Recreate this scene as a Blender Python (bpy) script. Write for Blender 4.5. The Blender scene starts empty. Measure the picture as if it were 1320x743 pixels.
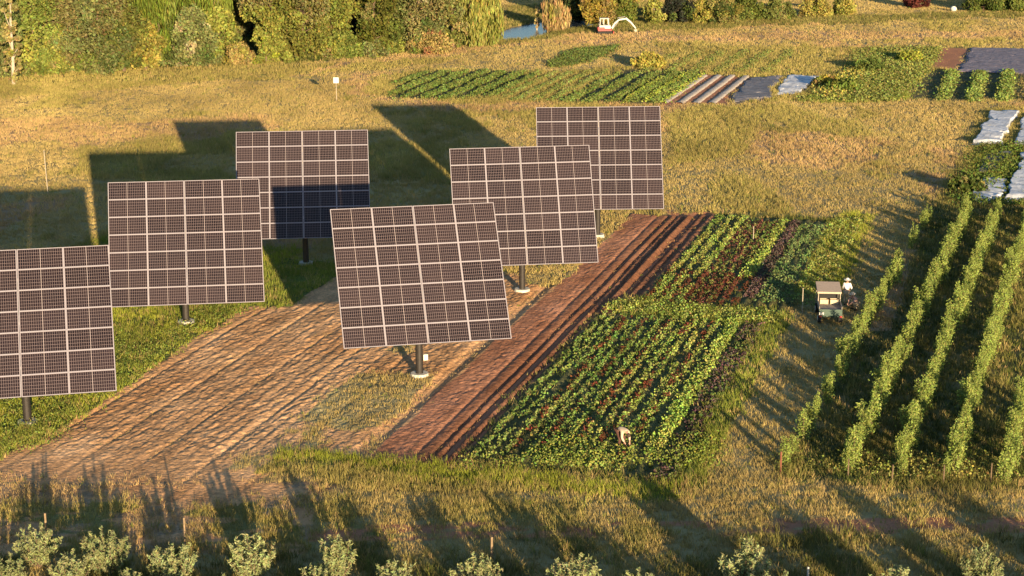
import bpy, bmesh, math, random
import numpy as np
from math import sin, cos, radians, pi
from mathutils import Vector, Matrix, Euler
rng = np.random.default_rng(7)
random.seed(7)

# ------------------------------------------------------------------ scene, camera, light
S = bpy.context.scene
C = S.collection
PT, F, H, ROLL = 0.25386, 2234.09, 29.2113, -0.00548      # pitch, focal length (px of the 1320 px photo), height, roll
AZ, EL = -0.26041, 0.13926                                 # direction the shadows run, elevation of the sun
cam = bpy.data.cameras.new('camera'); co = bpy.data.objects.new('camera', cam); C.objects.link(co)
cam.sensor_width = 36; cam.lens = F / 1320 * 36; cam.clip_start = 1; cam.clip_end = 6000
co.matrix_world = Matrix.Translation((0, 0, H)) @ Matrix.Rotation(pi / 2 - PT, 4, 'X') @ Matrix.Rotation(ROLL, 4, 'Z')
S.camera = co
S.render.resolution_x, S.render.resolution_y = 1024, 576
S.view_settings.view_transform = 'Standard'; S.view_settings.look = 'None'
S.view_settings.gamma = 1; S.view_settings.use_curve_mapping = False
S.view_settings.exposure = 1.25
W = bpy.data.worlds.new('World'); S.world = W; W.use_nodes = True
nt = W.node_tree; bg = nt.nodes['Background']; sky = nt.nodes.new('ShaderNodeTexSky')
sky.sky_type = 'NISHITA'; sky.sun_disc = False; sky.sun_elevation = EL; sky.sun_rotation = radians(180) + AZ
sky.air_density = 1.0; sky.dust_density = .4; sky.ozone_density = 2.5
nt.links.new(sky.outputs[0], bg.inputs[0]); bg.inputs[1].default_value = 0.085
sl = bpy.data.lights.new('sun', 'SUN'); sl.energy = 5; sl.angle = radians(0.5); sl.color = (1, 0.755, 0.45)
so = bpy.data.objects.new('sun', sl); C.objects.link(so); so.location = (60, -60, 60)
so.rotation_euler = Vector((sin(AZ) * cos(EL), cos(AZ) * cos(EL), -sin(EL))).to_track_quat('-Z', 'Y').to_euler()

def G(px, py, z=0.0):
    """ground point seen at a pixel of the photo"""
    u = px - 660.; v = py - 371.5; c, s = cos(ROLL), sin(ROLL)
    x = c * u + s * v; y = -s * u + c * v
    dy = F * cos(PT) - y * sin(PT); dz = -(F * sin(PT) + y * cos(PT)); t = (H - z) / -dz
    return Vector((x * t, dy * t, z))
def ppm(py): return F / (H / (sin(PT) + (py - 371.5) / F * cos(PT)))   # pixels per metre at a row

# field coordinates: s runs along the crop rows, t across them
FO = np.array([-3.4503, 79.7442]); RA = radians(16.607)
FD = np.array([sin(RA), cos(RA)]); FN = np.array([cos(RA), -sin(RA)])
def st(x, y): return (x - FO[0]) * FD[0] + (y - FO[1]) * FD[1], (x - FO[0]) * FN[0] + (y - FO[1]) * FN[1]
def xy(s, t): return FO[0] + s * FD[0] + t * FN[0], FO[1] + s * FD[1] + t * FN[1]

# ------------------------------------------------------------------ helpers
def tag(o, label=None, cat=None, group=None, kind=None):
    if label: o['label'] = label
    if cat: o['category'] = cat
    if group: o['group'] = group
    if kind: o['kind'] = kind
    return o
def empty(name, loc, rz=0, **k):
    o = bpy.data.objects.new(name, None); C.objects.link(o); o.location = loc; o.rotation_euler = (0, 0, rz)
    o.empty_display_size = .3
    return tag(o, **k)
def link(name, me, mat=None, parent=None, loc=None):
    o = bpy.data.objects.new(name, me); C.objects.link(o)
    if mat:
        for m in (mat if isinstance(mat, (list, tuple)) else [mat]): me.materials.append(m)
    if parent: o.parent = parent
    if loc is not None: o.location = loc
    return o
def build(name, bm, mat, parent=None, loc=None, smooth=False):
    me = bpy.data.meshes.new(name); bmesh.ops.recalc_face_normals(bm, faces=bm.faces); bm.to_mesh(me); bm.free()
    if smooth:
        for p in me.polygons: p.use_smooth = True
    return link(name, me, mat, parent, loc)
def box(bm, c, d, rot=(0, 0, 0), bev=0.0, mi=0):
    r = bmesh.ops.create_cube(bm, size=1); vs = r['verts']
    bmesh.ops.scale(bm, vec=d, verts=vs)
    fs = list({f for v in vs for f in v.link_faces})
    if bev:
        es = list({e for v in vs for e in v.link_edges})
        q = bmesh.ops.bevel(bm, geom=es, offset=bev, segments=2, affect='EDGES', profile=.7)
        vs = list({v for f in q['faces'] for v in f.verts} | {v for v in vs if v.is_valid}); fs = list({f for v in vs for f in v.link_faces})
    for f in fs: f.material_index = mi
    bmesh.ops.transform(bm, matrix=Matrix.Translation(c) @ Euler(rot).to_matrix().to_4x4(), verts=vs)
    return bm
def cyl(bm, a, b, r0, r1=None, n=12):
    a, b = Vector(a), Vector(b); r1 = r0 if r1 is None else r1; d = b - a
    q = bmesh.ops.create_cone(bm, cap_ends=True, segments=n, radius1=r0, radius2=r1, depth=d.length)
    bmesh.ops.transform(bm, matrix=Matrix.Translation((a + b) / 2) @ d.to_track_quat('Z', 'Y').to_matrix().to_4x4(), verts=q['verts'])
    return bm
def B(): return bmesh.new()

def hashn(i, j, seed):
    h = (i.astype(np.int64) * 374761393 + j.astype(np.int64) * 668265263 + seed * 1442695041) & 0xffffffff
    h = ((h ^ (h >> 13)) * 1274126177) & 0xffffffff
    h = h ^ (h >> 16)
    return (h & 0xffff) / 65535.0
def noise(x, y, seed=0):
    x = np.asarray(x, float); y = np.asarray(y, float)
    i = np.floor(x); j = np.floor(y); fx = x - i; fy = y - j
    fx = fx * fx * (3 - 2 * fx); fy = fy * fy * (3 - 2 * fy); i = i.astype(np.int64); j = j.astype(np.int64)
    a = hashn(i, j, seed); b = hashn(i + 1, j, seed); c = hashn(i, j + 1, seed); d = hashn(i + 1, j + 1, seed)
    return (a * (1 - fx) + b * fx) * (1 - fy) + (c * (1 - fx) + d * fx) * fy
def fbm(x, y, seed=0, o=4):
    v = 0; a = .5; tot = 0
    for k in range(o):
        v = v + a * noise(x * 2 ** k, y * 2 ** k, seed + k * 17); tot += a; a *= .5
    return v / tot
def inpoly(x, y, pts):
    r = np.zeros(x.shape, bool); n = len(pts)
    for k in range(n):
        x0, y0 = pts[k][0], pts[k][1]; x1, y1 = pts[(k + 1) % n][0], pts[(k + 1) % n][1]
        if y0 == y1: continue
        c = ((y0 > y) != (y1 > y)) & (x < (x1 - x0) * (y - y0) / (y1 - y0) + x0)
        r ^= c
    return r
def raw_mesh(name, verts, faces, cols=None):
    """verts (N,3), faces (M,k) of one size, cols per vertex (N,3)"""
    me = bpy.data.meshes.new(name); n, m = len(verts), len(faces); k = faces.shape[1]
    me.vertices.add(n); me.vertices.foreach_set('co', np.ascontiguousarray(verts, np.float32).ravel())
    me.loops.add(m * k); me.loops.foreach_set('vertex_index', np.ascontiguousarray(faces, np.int32).ravel())
    me.polygons.add(m); me.polygons.foreach_set('loop_start', np.arange(0, m * k, k, dtype=np.int32))
    me.update(calc_edges=True)
    if cols is not None:
        a = me.color_attributes.new('Col', 'FLOAT_COLOR', 'POINT')
        c4 = np.ones((n, 4), np.float32); c4[:, :3] = np.clip(cols, 0, 1); a.data.foreach_set('color', c4.ravel())
    me.validate()
    return me

# ------------------------------------------------------------------ materials
def mat(name, col, rough=.6, metal=0, spec=.5, var=0.0, scale=8, bump=0.0, bscale=30):
    m = bpy.data.materials.new(name); m.use_nodes = True; n = m.node_tree; b = n.nodes['Principled BSDF']
    b.inputs['Roughness'].default_value = rough; b.inputs['Metallic'].default_value = metal
    b.inputs['Specular IOR Level'].default_value = spec
    b.inputs['Base Color'].default_value = (*col, 1)
    if var or bump:
        tc = n.nodes.new('ShaderNodeTexCoord')
    if var:
        no = n.nodes.new('ShaderNodeTexNoise'); no.inputs['Scale'].default_value = scale; no.inputs['Detail'].default_value = 6
        n.links.new(tc.outputs['Object'], no.inputs['Vector'])
        mr = n.nodes.new('ShaderNodeMapRange'); mr.inputs[1].default_value = .3; mr.inputs[2].default_value = .7
        mr.inputs[3].default_value = 1 - var; mr.inputs[4].default_value = 1 + var * .5
        n.links.new(no.outputs[0], mr.inputs[0])
        mx = n.nodes.new('ShaderNodeVectorMath'); mx.operation = 'SCALE'; mx.inputs[0].default_value = col
        n.links.new(mr.outputs[0], mx.inputs['Scale']); n.links.new(mx.outputs[0], b.inputs['Base Color'])
    if bump:
        n2 = n.nodes.new('ShaderNodeTexNoise'); n2.inputs['Scale'].default_value = bscale; n2.inputs['Detail'].default_value = 5
        n.links.new(tc.outputs['Object'], n2.inputs['Vector'])
        bp = n.nodes.new('ShaderNodeBump'); bp.inputs['Strength'].default_value = 1; bp.inputs['Distance'].default_value = bump
        n.links.new(n2.outputs[0], bp.inputs['Height']); n.links.new(bp.outputs[0], b.inputs['Normal'])
    return m
def foliage_mat(name, transl=.3, tint=(1, 1, 1), var=.35):
    m = bpy.data.materials.new(name); m.use_nodes = True; n = m.node_tree
    for x in list(n.nodes): n.nodes.remove(x)
    out = n.nodes.new('ShaderNodeOutputMaterial')
    at = n.nodes.new('ShaderNodeAttribute'); at.attribute_name = 'Col'
    oi = n.nodes.new('ShaderNodeObjectInfo')
    mr = n.nodes.new('ShaderNodeMapRange'); mr.inputs[3].default_value = 1 - var * .5; mr.inputs[4].default_value = 1 + var * .5
    n.links.new(oi.outputs['Random'], mr.inputs[0])
    sc = n.nodes.new('ShaderNodeVectorMath'); sc.operation = 'SCALE'
    n.links.new(at.outputs['Color'], sc.inputs[0]); n.links.new(mr.outputs[0], sc.inputs['Scale'])
    tm = n.nodes.new('ShaderNodeVectorMath'); tm.operation = 'MULTIPLY'; tm.inputs[1].default_value = tint
    n.links.new(sc.outputs[0], tm.inputs[0])
    d = n.nodes.new('ShaderNodeBsdfDiffuse'); t = n.nodes.new('ShaderNodeBsdfTranslucent'); mx = n.nodes.new('ShaderNodeMixShader')
    mx.inputs[0].default_value = transl
    n.links.new(tm.outputs[0], d.inputs[0]); n.links.new(tm.outputs[0], t.inputs[0])
    n.links.new(d.outputs[0], mx.inputs[1]); n.links.new(t.outputs[0], mx.inputs[2]); n.links.new(mx.outputs[0], out.inputs[0])
    return m
def ground_mat(name, fine=6., bump=.04, var=.2, streak=False):
    m = bpy.data.materials.new(name); m.use_nodes = True; n = m.node_tree; b = n.nodes['Principled BSDF']
    b.inputs['Roughness'].default_value = 1; b.inputs['Specular IOR Level'].default_value = .1
    at = n.nodes.new('ShaderNodeAttribute'); at.attribute_name = 'Col'
    ge = n.nodes.new('ShaderNodeNewGeometry')
    no = n.nodes.new('ShaderNodeTexNoise'); no.inputs['Scale'].default_value = fine; no.inputs['Detail'].default_value = 8; no.inputs['Roughness'].default_value = .7
    n.links.new(ge.outputs['Position'], no.inputs['Vector'])
    mr = n.nodes.new('ShaderNodeMapRange'); mr.inputs[1].default_value = .3; mr.inputs[2].default_value = .7
    mr.inputs[3].default_value = 1 - var; mr.inputs[4].default_value = 1 + var
    n.links.new(no.outputs[0], mr.inputs[0])
    sc = n.nodes.new('ShaderNodeVectorMath'); sc.operation = 'SCALE'
    n.links.new(at.outputs['Color'], sc.inputs[0]); n.links.new(mr.outputs[0], sc.inputs['Scale'])
    n.links.new(sc.outputs[0], b.inputs['Base Color'])
    bp = n.nodes.new('ShaderNodeBump'); bp.inputs['Strength'].default_value = 1; bp.inputs['Distance'].default_value = bump
    n2 = n.nodes.new('ShaderNodeTexNoise'); n2.inputs['Scale'].default_value = fine * .8; n2.inputs['Detail'].default_value = 6
    n.links.new(ge.outputs['Position'], n2.inputs['Vector'])
    n.links.new(n2.outputs[0], bp.inputs['Height']); n.links.new(bp.outputs[0], b.inputs['Normal'])
    return m
M = {}
M['grass'] = foliage_mat('grass blades', .25, var=0)
M['leaf'] = foliage_mat('leaves', .25, var=.25)
M['ground'] = ground_mat('meadow ground')
M['soil'] = ground_mat('tilled soil', 5, .07, .42)
M['bark'] = mat('bark', (.16, .11, .07), .95, var=.4, bump=.02)
M['palebark'] = mat('pale bark', (.42, .36, .28), .95, var=.3, bump=.01)
M['steel'] = mat('dark weathered steel', (.035, .03, .028), .6, .3, var=.3)
M['galv'] = mat('galvanised steel', (.35, .34, .33), .5, .4, var=.15)
M['alu'] = mat('module frame', (.27, .255, .30), .6, .0, var=.08)
M['concrete'] = mat('concrete', (.58, .55, .48), .9, var=.2, bump=.01)
M['wood'] = mat('weathered wood', (.24, .17, .10), .9, var=.3)
M['redpost'] = mat('rusty post', (.20, .07, .04), .8, var=.3)
M['white'] = mat('white paint', (.62, .60, .55), .6, var=.1)
M['rubber'] = mat('rubber', (.02, .02, .02), .9)
M['red'] = mat('red paint', (.50, .03, .03), .5, var=.15)
M['tan'] = mat('tan canopy', (.50, .38, .28), .8, var=.15)
M['bedgrey'] = mat('worn grey deck', (.26, .23, .20), .8, var=.2)
M['dgreen'] = mat('dark green paint', (.05, .09, .07), .6, var=.2)
M['crate'] = mat('beige plastic crate', (.52, .42, .28), .7, var=.15)
M['taillight'] = mat('red lens', (.35, .02, .02), .4)
M['skin'] = mat('skin', (.46, .26, .18), .6)
M['hair'] = mat('hair', (.05, .03, .02), .8)
M['shirtw'] = mat('white cotton', (.72, .68, .66), .9, var=.1)
M['shirtp'] = mat('pinkish cotton', (.55, .34, .28), .9, var=.1)
M['shirtb'] = mat('beige cotton', (.58, .44, .32), .9, var=.1)
M['khaki'] = mat('khaki cotton', (.46, .36, .24), .9, var=.1)
M['darkcloth'] = mat('dark trousers', (.09, .04, .03), .9, var=.1)
M['boot'] = mat('boots', (.05, .035, .025), .9)
M['straw'] = mat('straw hat', (.62, .50, .36), .9, var=.1)
M['coverw'] = mat('white row cover', (.68, .70, .74), .85, var=.3, scale=1.2, bump=.05, bscale=2.2)
M['coverg'] = mat('grey ground sheet', (.20, .19, .21), .8, var=.35, scale=.8, bump=.12, bscale=1.8)
M['coverp'] = mat('purple grey ground sheet', (.22, .19, .23), .85, var=.3, scale=.6, bump=.15, bscale=1.5)
M['mulch'] = mat('pale mulch', (.52, .45, .38), .95, var=.25, scale=3, bump=.04, bscale=8)

def water_mat():
    m = mat('pond water', (.04, .05, .06), .25, 0, .5); b = m.node_tree.nodes['Principled BSDF']; n = m.node_tree
    no = n.nodes.new('ShaderNodeTexNoise'); no.inputs['Scale'].default_value = 1.2; bp = n.nodes.new('ShaderNodeBump'); bp.inputs['Distance'].default_value = .03
    ge = n.nodes.new('ShaderNodeNewGeometry'); n.links.new(ge.outputs['Position'], no.inputs['Vector'])
    n.links.new(no.outputs[0], bp.inputs['Height']); n.links.new(bp.outputs[0], b.inputs['Normal'])
    return m
M['water'] = water_mat()

def cell_mat():
    m = bpy.data.materials.new('solar cells'); m.use_nodes = True; n = m.node_tree; b = n.nodes['Principled BSDF']; L = n.links
    tc = n.nodes.new('ShaderNodeTexCoord'); sp = n.nodes.new('ShaderNodeSeparateXYZ'); L.new(tc.outputs['Object'], sp.inputs[0])
    def line(sock, pitch, w):
        a = n.nodes.new('ShaderNodeMath'); a.operation = 'PINGPONG'; a.inputs[1].default_value = pitch / 2; L.new(sock, a.inputs[0])
        c = n.nodes.new('ShaderNodeMath'); c.operation = 'LESS_THAN'; c.inputs[1].default_value = w / 2; L.new(a.outputs[0], c.inputs[0])
        return c.outputs[0]
    def mx(a, c):
        k = n.nodes.new('ShaderNodeMath'); k.operation = 'MAXIMUM'; L.new(a, k.inputs[0]); L.new(c, k.inputs[1]); return k.outputs[0]
    lx = line(sp.outputs[0], 2.2 / 20, .012); ly = line(sp.outputs[1], 1.08 / 6, .014)
    g = mx(lx, ly)
    ab = n.nodes.new('ShaderNodeMath'); ab.operation = 'ABSOLUTE'; L.new(sp.outputs[0], ab.inputs[0])
    mid = n.nodes.new('ShaderNodeMath'); mid.operation = 'LESS_THAN'; mid.inputs[1].default_value = .013; L.new(ab.outputs[0], mid.inputs[0])
    no = n.nodes.new('ShaderNodeTexNoise'); no.inputs['Scale'].default_value = .35; no.inputs['Detail'].default_value = 4
    oi = n.nodes.new('ShaderNodeObjectInfo'); ad = n.nodes.new('ShaderNodeVectorMath'); ad.operation = 'ADD'
    L.new(tc.outputs['Object'], ad.inputs[0]); L.new(oi.outputs['Location'], ad.inputs[1]); L.new(ad.outputs[0], no.inputs['Vector'])
    m0 = n.nodes.new('ShaderNodeMix'); m0.data_type = 'RGBA'; m0.inputs[6].default_value = (.006, .005, .008, 1); m0.inputs[7].default_value = (.024, .016, .016, 1)
    L.new(no.outputs[0], m0.inputs[0])
    # each module of a slightly different tone
    mr = n.nodes.new('ShaderNodeMapRange'); mr.inputs[3].default_value = .7; mr.inputs[4].default_value = 1.5; L.new(oi.outputs['Random'], mr.inputs[0])
    sc = n.nodes.new('ShaderNodeVectorMath'); sc.operation = 'SCALE'; L.new(m0.outputs[2], sc.inputs[0]); L.new(mr.outputs[0], sc.inputs['Scale'])
    m1 = n.nodes.new('ShaderNodeMix'); m1.data_type = 'RGBA'; m1.inputs[7].default_value = (.20, .155, .16, 1)
    L.new(g, m1.inputs[0]); L.new(sc.outputs[0], m1.inputs[6])
    m2 = n.nodes.new('ShaderNodeMix'); m2.data_type = 'RGBA'; m2.inputs[7].default_value = (.34, .29, .30, 1)
    L.new(mid.outputs[0], m2.inputs[0]); L.new(m1.outputs[2], m2.inputs[6]); L.new(m2.outputs[2], b.inputs['Base Color'])
    b.inputs['Roughness'].default_value = .22; b.inputs['Specular IOR Level'].default_value = .35
    return m
M['cells'] = cell_mat()

# ------------------------------------------------------------------ land cover
DRY, GOLD, GGREEN, GREEN, DEEP, LIME, TAN, REDSOIL, PINK, SHADE, SHEET, OLIVE, FLOOR = range(13)
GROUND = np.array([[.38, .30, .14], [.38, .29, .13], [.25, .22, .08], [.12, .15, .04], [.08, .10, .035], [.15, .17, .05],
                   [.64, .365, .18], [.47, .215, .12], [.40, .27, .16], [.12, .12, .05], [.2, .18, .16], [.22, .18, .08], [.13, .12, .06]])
BLADE = np.array([[.44, .34, .135], [.50, .38, .155], [.36, .305, .10], [.23, .27, .05], [.09, .12, .03], [.31, .34, .05],
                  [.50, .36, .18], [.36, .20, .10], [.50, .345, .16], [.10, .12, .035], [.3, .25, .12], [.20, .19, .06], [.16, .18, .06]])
HGT = np.array([.26, .25, .38, .42, .45, .38, .10, .10, .30, .30, .2, .45, .18])
DENS = np.array([1, 1, 1.1, 1.3, 1.2, 1.2, .16, .10, .9, 1.0, 0, 1.1, .35])
def P(*pts): return [G(a, b) for a, b in pts]
far_polys = [
    (GGREEN, P((480, 100), (560, 88), (830, 88), (860, 64), (1010, 60), (1200, 62), (1235, 110), (1110, 132), (860, 132), (560, 133), (470, 120))),
    (GGREEN, P((0, 96), (230, 88), (450, 82), (560, 72), (620, 62), (560, 84), (300, 104), (0, 128))),
    (PINK, P((380, 100), (440, 80), (560, 76), (640, 60), (800, 54), (1320, 50), (1320, 40), (1000, 42), (800, 48), (650, 58), (520, 70))),
    (DRY, P((640, 62), (800, 56), (860, 60), (760, 92), (640, 92), (560, 88))),
    (OLIVE, P((640, 54), (780, 42), (1320, 22), (1320, 14), (900, 28), (700, 38))),
    (FLOOR, P((500, 128), (520, 102), (560, 94), (690, 96), (640, 126), (560, 131))),
    (FLOOR, P((706, 84), (735, 68), (800, 60), (770, 74), (720, 86))),
    (FLOOR, P((715, 132), (800, 92), (905, 94), (850, 134))),
    (FLOOR, P((795, 133), (850, 104), (905, 94), (850, 134))),
    (REDSOIL, P((848, 136), (905, 95), (970, 98), (935, 136))),
    (GREEN, P((1030, 132), (1080, 104), (1110, 70), (1215, 62), (1195, 90), (1160, 130), (1110, 134))),
    (REDSOIL, P((1190, 88), (1215, 62), (1250, 62), (1232, 92))),
    (FLOOR, P((1160, 128), (1190, 92), (1320, 94), (1320, 130))),
    (SHEET, P((1252, 189), (1290, 189), (1312, 145), (1281, 145))), (SHEET, P((1306, 190), (1345, 190), (1352, 150), (1322, 150))),
    (SHEET, P((941, 133), (990, 128), (1010, 99), (966, 101))), (SHEET, P((1000, 124), (1032, 121), (1058, 99), (1014, 98))), (SHEET, P((1234, 93), (1332, 96), (1332, 63), (1252, 63))),
    (GGREEN, P((860, 150), (900, 138), (1000, 140), (960, 200), (870, 215))),
    (GGREEN, P((1200, 270), (1250, 180), (1275, 140), (1320, 140), (1320, 270))),
    (GREEN, P((1238, 262), (1268, 190), (1320, 190), (1320, 265))),
    (SHEET, P((1248, 262), (1292, 262), (1301, 234), (1268, 232))), (SHEET, P((1296, 262), (1340, 262), (1352, 200), (1318, 200))),
    (GOLD, P((560, 14), (640, -6), (900, -6), (900, 6), (700, 14), (640, 18))),
    (GOLD, P((1000, 18), (1000, -10), (1250, -10), (1250, 12))),
    (DEEP, P((0, 96), (0, -60), (560, -60), (640, 52), (480, 74), (250, 86))),
    (OLIVE, P((640, 58), (650, 8), (900, 4), (1000, 24), (780, 36), (700, 52))),
]
def cover(x, y):
    """land cover class at a point, with wandering edges"""
    x = np.asarray(x, float); y = np.asarray(y, float)
    k = np.clip((y - 60) / 120, .5, 2.4)
    wx = x + (fbm(x * .55, y * .3, 3) - .5) * 1.5 * k; wy = y + (fbm(x * .35, y * .25, 9) - .5) * 5 * k
    c = np.full(x.shape, DRY)
    big = fbm(x * .10, y * .05, 21)
    c[big > .54] = GGREEN
    c[fbm(x * .16, y * .05, 41) > .60] = GOLD
    c[(fbm(x * .07, y * .05, 51) > .59)] = PINK
    for cl, pts in far_polys: c[inpoly(wx, wy, pts)] = cl
    s, t = st(wx, wy); s0, t0 = st(x, y)
    t1 = t0 + (fbm(x * .9, y * .5, 5) - .5) * .9
    near = s < 72
    # strip of ground along the trackers
    c[near & (t > -40) & (t < -19.5) & (s > -12) & (s < 40)] = GREEN
    c[near & (t > -40) & (t < -19.5) & (s > -12) & (s < 40) & (fbm(x * .3, y * .2, 8) > .52)] = LIME
    c[(t > -20.0 - (s + 5) * .045) & (t < -5.0) & (s > -4) & (s < 36)] = TAN
    c[(t > -22) & (t < -18.5) & (s > 24) & (s < 40)] = GREEN
    c[(t > -24) & (t < -5.5) & (s > 36) & (s < 50)] = DRY
    c[(t > -21) & (t < -7) & (s > -9) & (s < -4)] = TAN
    c[(t > -6.2) & (t < -3.0) & (s > -3) & (s < 34)] = TAN
    c[(t > -6.2) & (t < -3.0) & (s >= 34) & (s < 60)] = DRY
    gs = fbm(x * .45, y * .22, 85)
    c[(t > -9.5) & (t < -3.8) & (s > -4) & (s < 26) & (gs > .60)] = DRY
    c[(t > -9) & (t < -4.5) & (s > 3) & (s < 12)] = DRY
    c[(t > -3.4) & (t < 1.1) & (s > -2) & (s < 58)] = REDSOIL
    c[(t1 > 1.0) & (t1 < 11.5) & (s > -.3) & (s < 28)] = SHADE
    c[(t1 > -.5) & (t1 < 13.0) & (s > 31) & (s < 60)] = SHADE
    c[(t1 > -1) & (t1 < 3.0) & (s > 27.5) & (s < 60)] = REDSOIL
    c[(t1 > 2) & (t1 < 13.5) & (s > 27.8) & (s < 31.5)] = GREEN
    c[(t1 > 11.5) & (t1 < 12.8) & (s > -1) & (s < 30)] = GREEN
    c[(t1 > 12.2) & (t1 < 15.2) & (s > 36) & (s < 62)] = LIME
    e = (t1 > 12.8) & (t1 < 16.0 + s * .05) & (s > -2) & (s < 36)
    c[e] = DRY; c[(t1 > 15.2) & (t1 < 16.2 + s * .05) & (s >= 36) & (s < 62)] = DRY
    o = (t1 > 16.0 + s * .052) & (s > 1.5) & (s < 68)
    c[o] = SHADE; c[o & (fbm(x * .9, y * .35, 63) > .5)] = OLIVE; c[o & (t1 < 19.2) & (s > 28)] = PINK  # orchard floor: shadow of the sapling rows is put into the dark ground colour
    # grass verge and track in the foreground
    v = (s < -1.0) & (s > -4.6) & (t > -8)
    c[v & (t < 13)] = GGREEN
    c[v & (t < 12) & (s > -2.8)] = LIME
    lane = (y < 71.3 + .02 * x + (fbm(x * .2, y * .2, 71) - .5) * 1.0) & (y > 69.6 + .02 * x)
    fr_ = (y < 76.5) & (x < -8.5 + (fbm(x * .4, y * .4, 75) - .5) * 5)
    c[fr_] = TAN; c[fr_ & (fbm(x * .35, y * 1.1, 87) > .50)] = PINK
    c[(y < 75) & (x > -9) & (c != LIME)] = DRY
    c[(y < 74) & (c != TAN) & (fbm(x * .5, y * .4, 77) > .55)] = GGREEN
    c[lane & (x > -9) & (fbm(x * .4, y * .8, 89) > .42)] = REDSOIL
    lo = y < 69.6 + .02 * x - np.where(x < -8.5, 1.2, 0)
    c[lo] = OLIVE
    c[lo & (fbm(x * .7, y * .5, 79) > .5)] = DRY
    return c

# pond outline, cut later as its own sheet
pond = [G(a, b) for a, b in ((636, 46), (655, 36), (690, 29), (730, 26), (775, 26), (762, 34), (735, 37), (715, 41), (692, 48), (668, 51), (648, 52))]

# ------------------------------------------------------------------ ground sheet
def axis(parts):
    a = [parts[0][0]]
    for x0, x1, d in parts:
        n = max(1, int(round((x1 - x0) / d))); a += list(np.linspace(x0, x1, n + 1)[1:])
    return np.array(a)
gx = axis([(-1200, -400, 100), (-400, -120, 20), (-120, -60, 1.2), (-60, 60, .34), (60, 120, 1.2), (120, 400, 20), (400, 1200, 100)])
gy = axis([(-300, 40, 40), (40, 62, 2), (62, 135, .26), (135, 230, .5), (230, 420, 1.1), (420, 700, 14), (700, 1600, 100)])
XX, YY = np.meshgrid(gx, gy); X = XX.ravel(); Y = YY.ravel()
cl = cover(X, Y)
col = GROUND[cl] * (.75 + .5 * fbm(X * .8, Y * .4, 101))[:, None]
def hz(x, y):
    return (fbm(x * .9, y * .9, 111) - .5) * .10 + (fbm(x * .1, y * .06, 113) - .5) * .12
Z = hz(X, Y)
s_, t_ = st(X, Y)
soilmask = ((s_ > -14) & (s_ < 59.5) & (t_ > -27) & (t_ < 12.8) & (Y > np.where(t_ < -4.5, 70.5, 75.5)))
Z = np.where(soilmask, Z * .3 - .10, Z)
Z = np.where(inpoly(X, Y, pond), -.6, Z)
nx, ny = len(gx), len(gy)
idx = np.arange(nx * ny).reshape(ny, nx)
fc = np.stack([idx[:-1, :-1].ravel(), idx[:-1, 1:].ravel(), idx[1:, 1:].ravel(), idx[1:, :-1].ravel()], 1)
me = raw_mesh('ground', np.stack([X, Y, Z], 1), fc, col)
for_smooth = np.ones(len(me.polygons), bool); me.polygons.foreach_set('use_smooth', for_smooth)
tag(link('ground', me, M['ground']), kind='structure')
# pond
px_, py_ = np.meshgrid(np.linspace(-5, 22, 40), np.linspace(232, 300, 60))
bm = B(); bm.faces.new([bm.verts.new((p.x, p.y, -.12)) for p in pond])
tag(build('pond_water', bm, M['water']), kind='structure')

# ------------------------------------------------------------------ worked soil (fine sheet in field coordinates)
def field_sheet(name, s0, s1, t0, t1, ds, dt, hfun, kind='structure'):
    s = np.arange(s0, s1, ds); t = np.arange(t0, t1, dt); SS, TT = np.meshgrid(s, t); a = SS.ravel(); b = TT.ravel()
    x, y = xy(a, b); h = hfun(a, b, x, y); c = cover(x, y)
    col = GROUND[c] * (.7 + .6 * fbm(x * 1.6, y * 1.2, 131))[:, None]
    # lighter and darker lines along the furrows, right part of the red strip darker
    dk = np.clip((b + 1.4) / .5, 0, 1) * np.clip((3.4 - b) / .5, 0, 1) * (c == REDSOIL)
    col *= (1 - .42 * dk)[:, None]
    col *= (.72 + .56 * fbm(b * 3.4, a * .14, 133))[:, None]
    col *= 1 + (fbm(a * .25, b * .6, 139)[:, None] - .5) * np.array([.5, .7, .9])[None]
    edge = np.minimum(np.minimum(a - s0, s1 - a) / .8, np.minimum(b - t0, t1 - b) / .5); edge = np.clip(edge, 0, 1)
    z = -.14 + (.17 + h) * edge
    lim = (68.6 if t1 < -3 else 73.5) + (fbm(x * .5, y * .5, 137) - .5) * 1.5
    z = -.16 + (z + .16) * np.clip((y - lim) / 1.6, 0, 1)
    n1, n2 = len(s), len(t); idx = np.arange(n1 * n2).reshape(n2, n1)
    f = np.stack([idx[:-1, :-1].ravel(), idx[:-1, 1:].ravel(), idx[1:, 1:].ravel(), idx[1:, :-1].ravel()], 1)
    me = raw_mesh(name, np.stack([x, y, z], 1), f, col)
    return tag(link(name, me, M['soil']), kind=kind)
def h_tan(a, b, x, y):
    w = b + (fbm(a * .08, b * .3, 141) - .5) * 1.2 + (noise(a * .7, b * 1.2, 147) - .5) * .25
    fur = np.abs(((w / .62) % 1) - .5) * 2
    wgt = .35 + .9 * fbm(a * .12, b * .2, 143)
    clod = (fbm(a * 2.8, b * 4.6, 145, 3) - .5) * .42 + np.clip(fbm(a * 3.6, b * 5.2, 149, 3) - .55, 0, 1) * .7
    tr = np.exp(-((((b + 40) % 3.1) - 1.5) / .16) ** 2) * .07
    fine = (fbm(a * 4.5, b * 7.5, 148, 2) - .5) * .10
    ln = np.clip(fbm(b * .18, a * .04, 144) * 2.2 - .6, 0, 1)
    return (fur * .05 * wgt * ln + clod * .14 + fine * .95 - tr) * (.35 + .65 * np.clip((a + 6) / 4, 0, 1))
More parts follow.
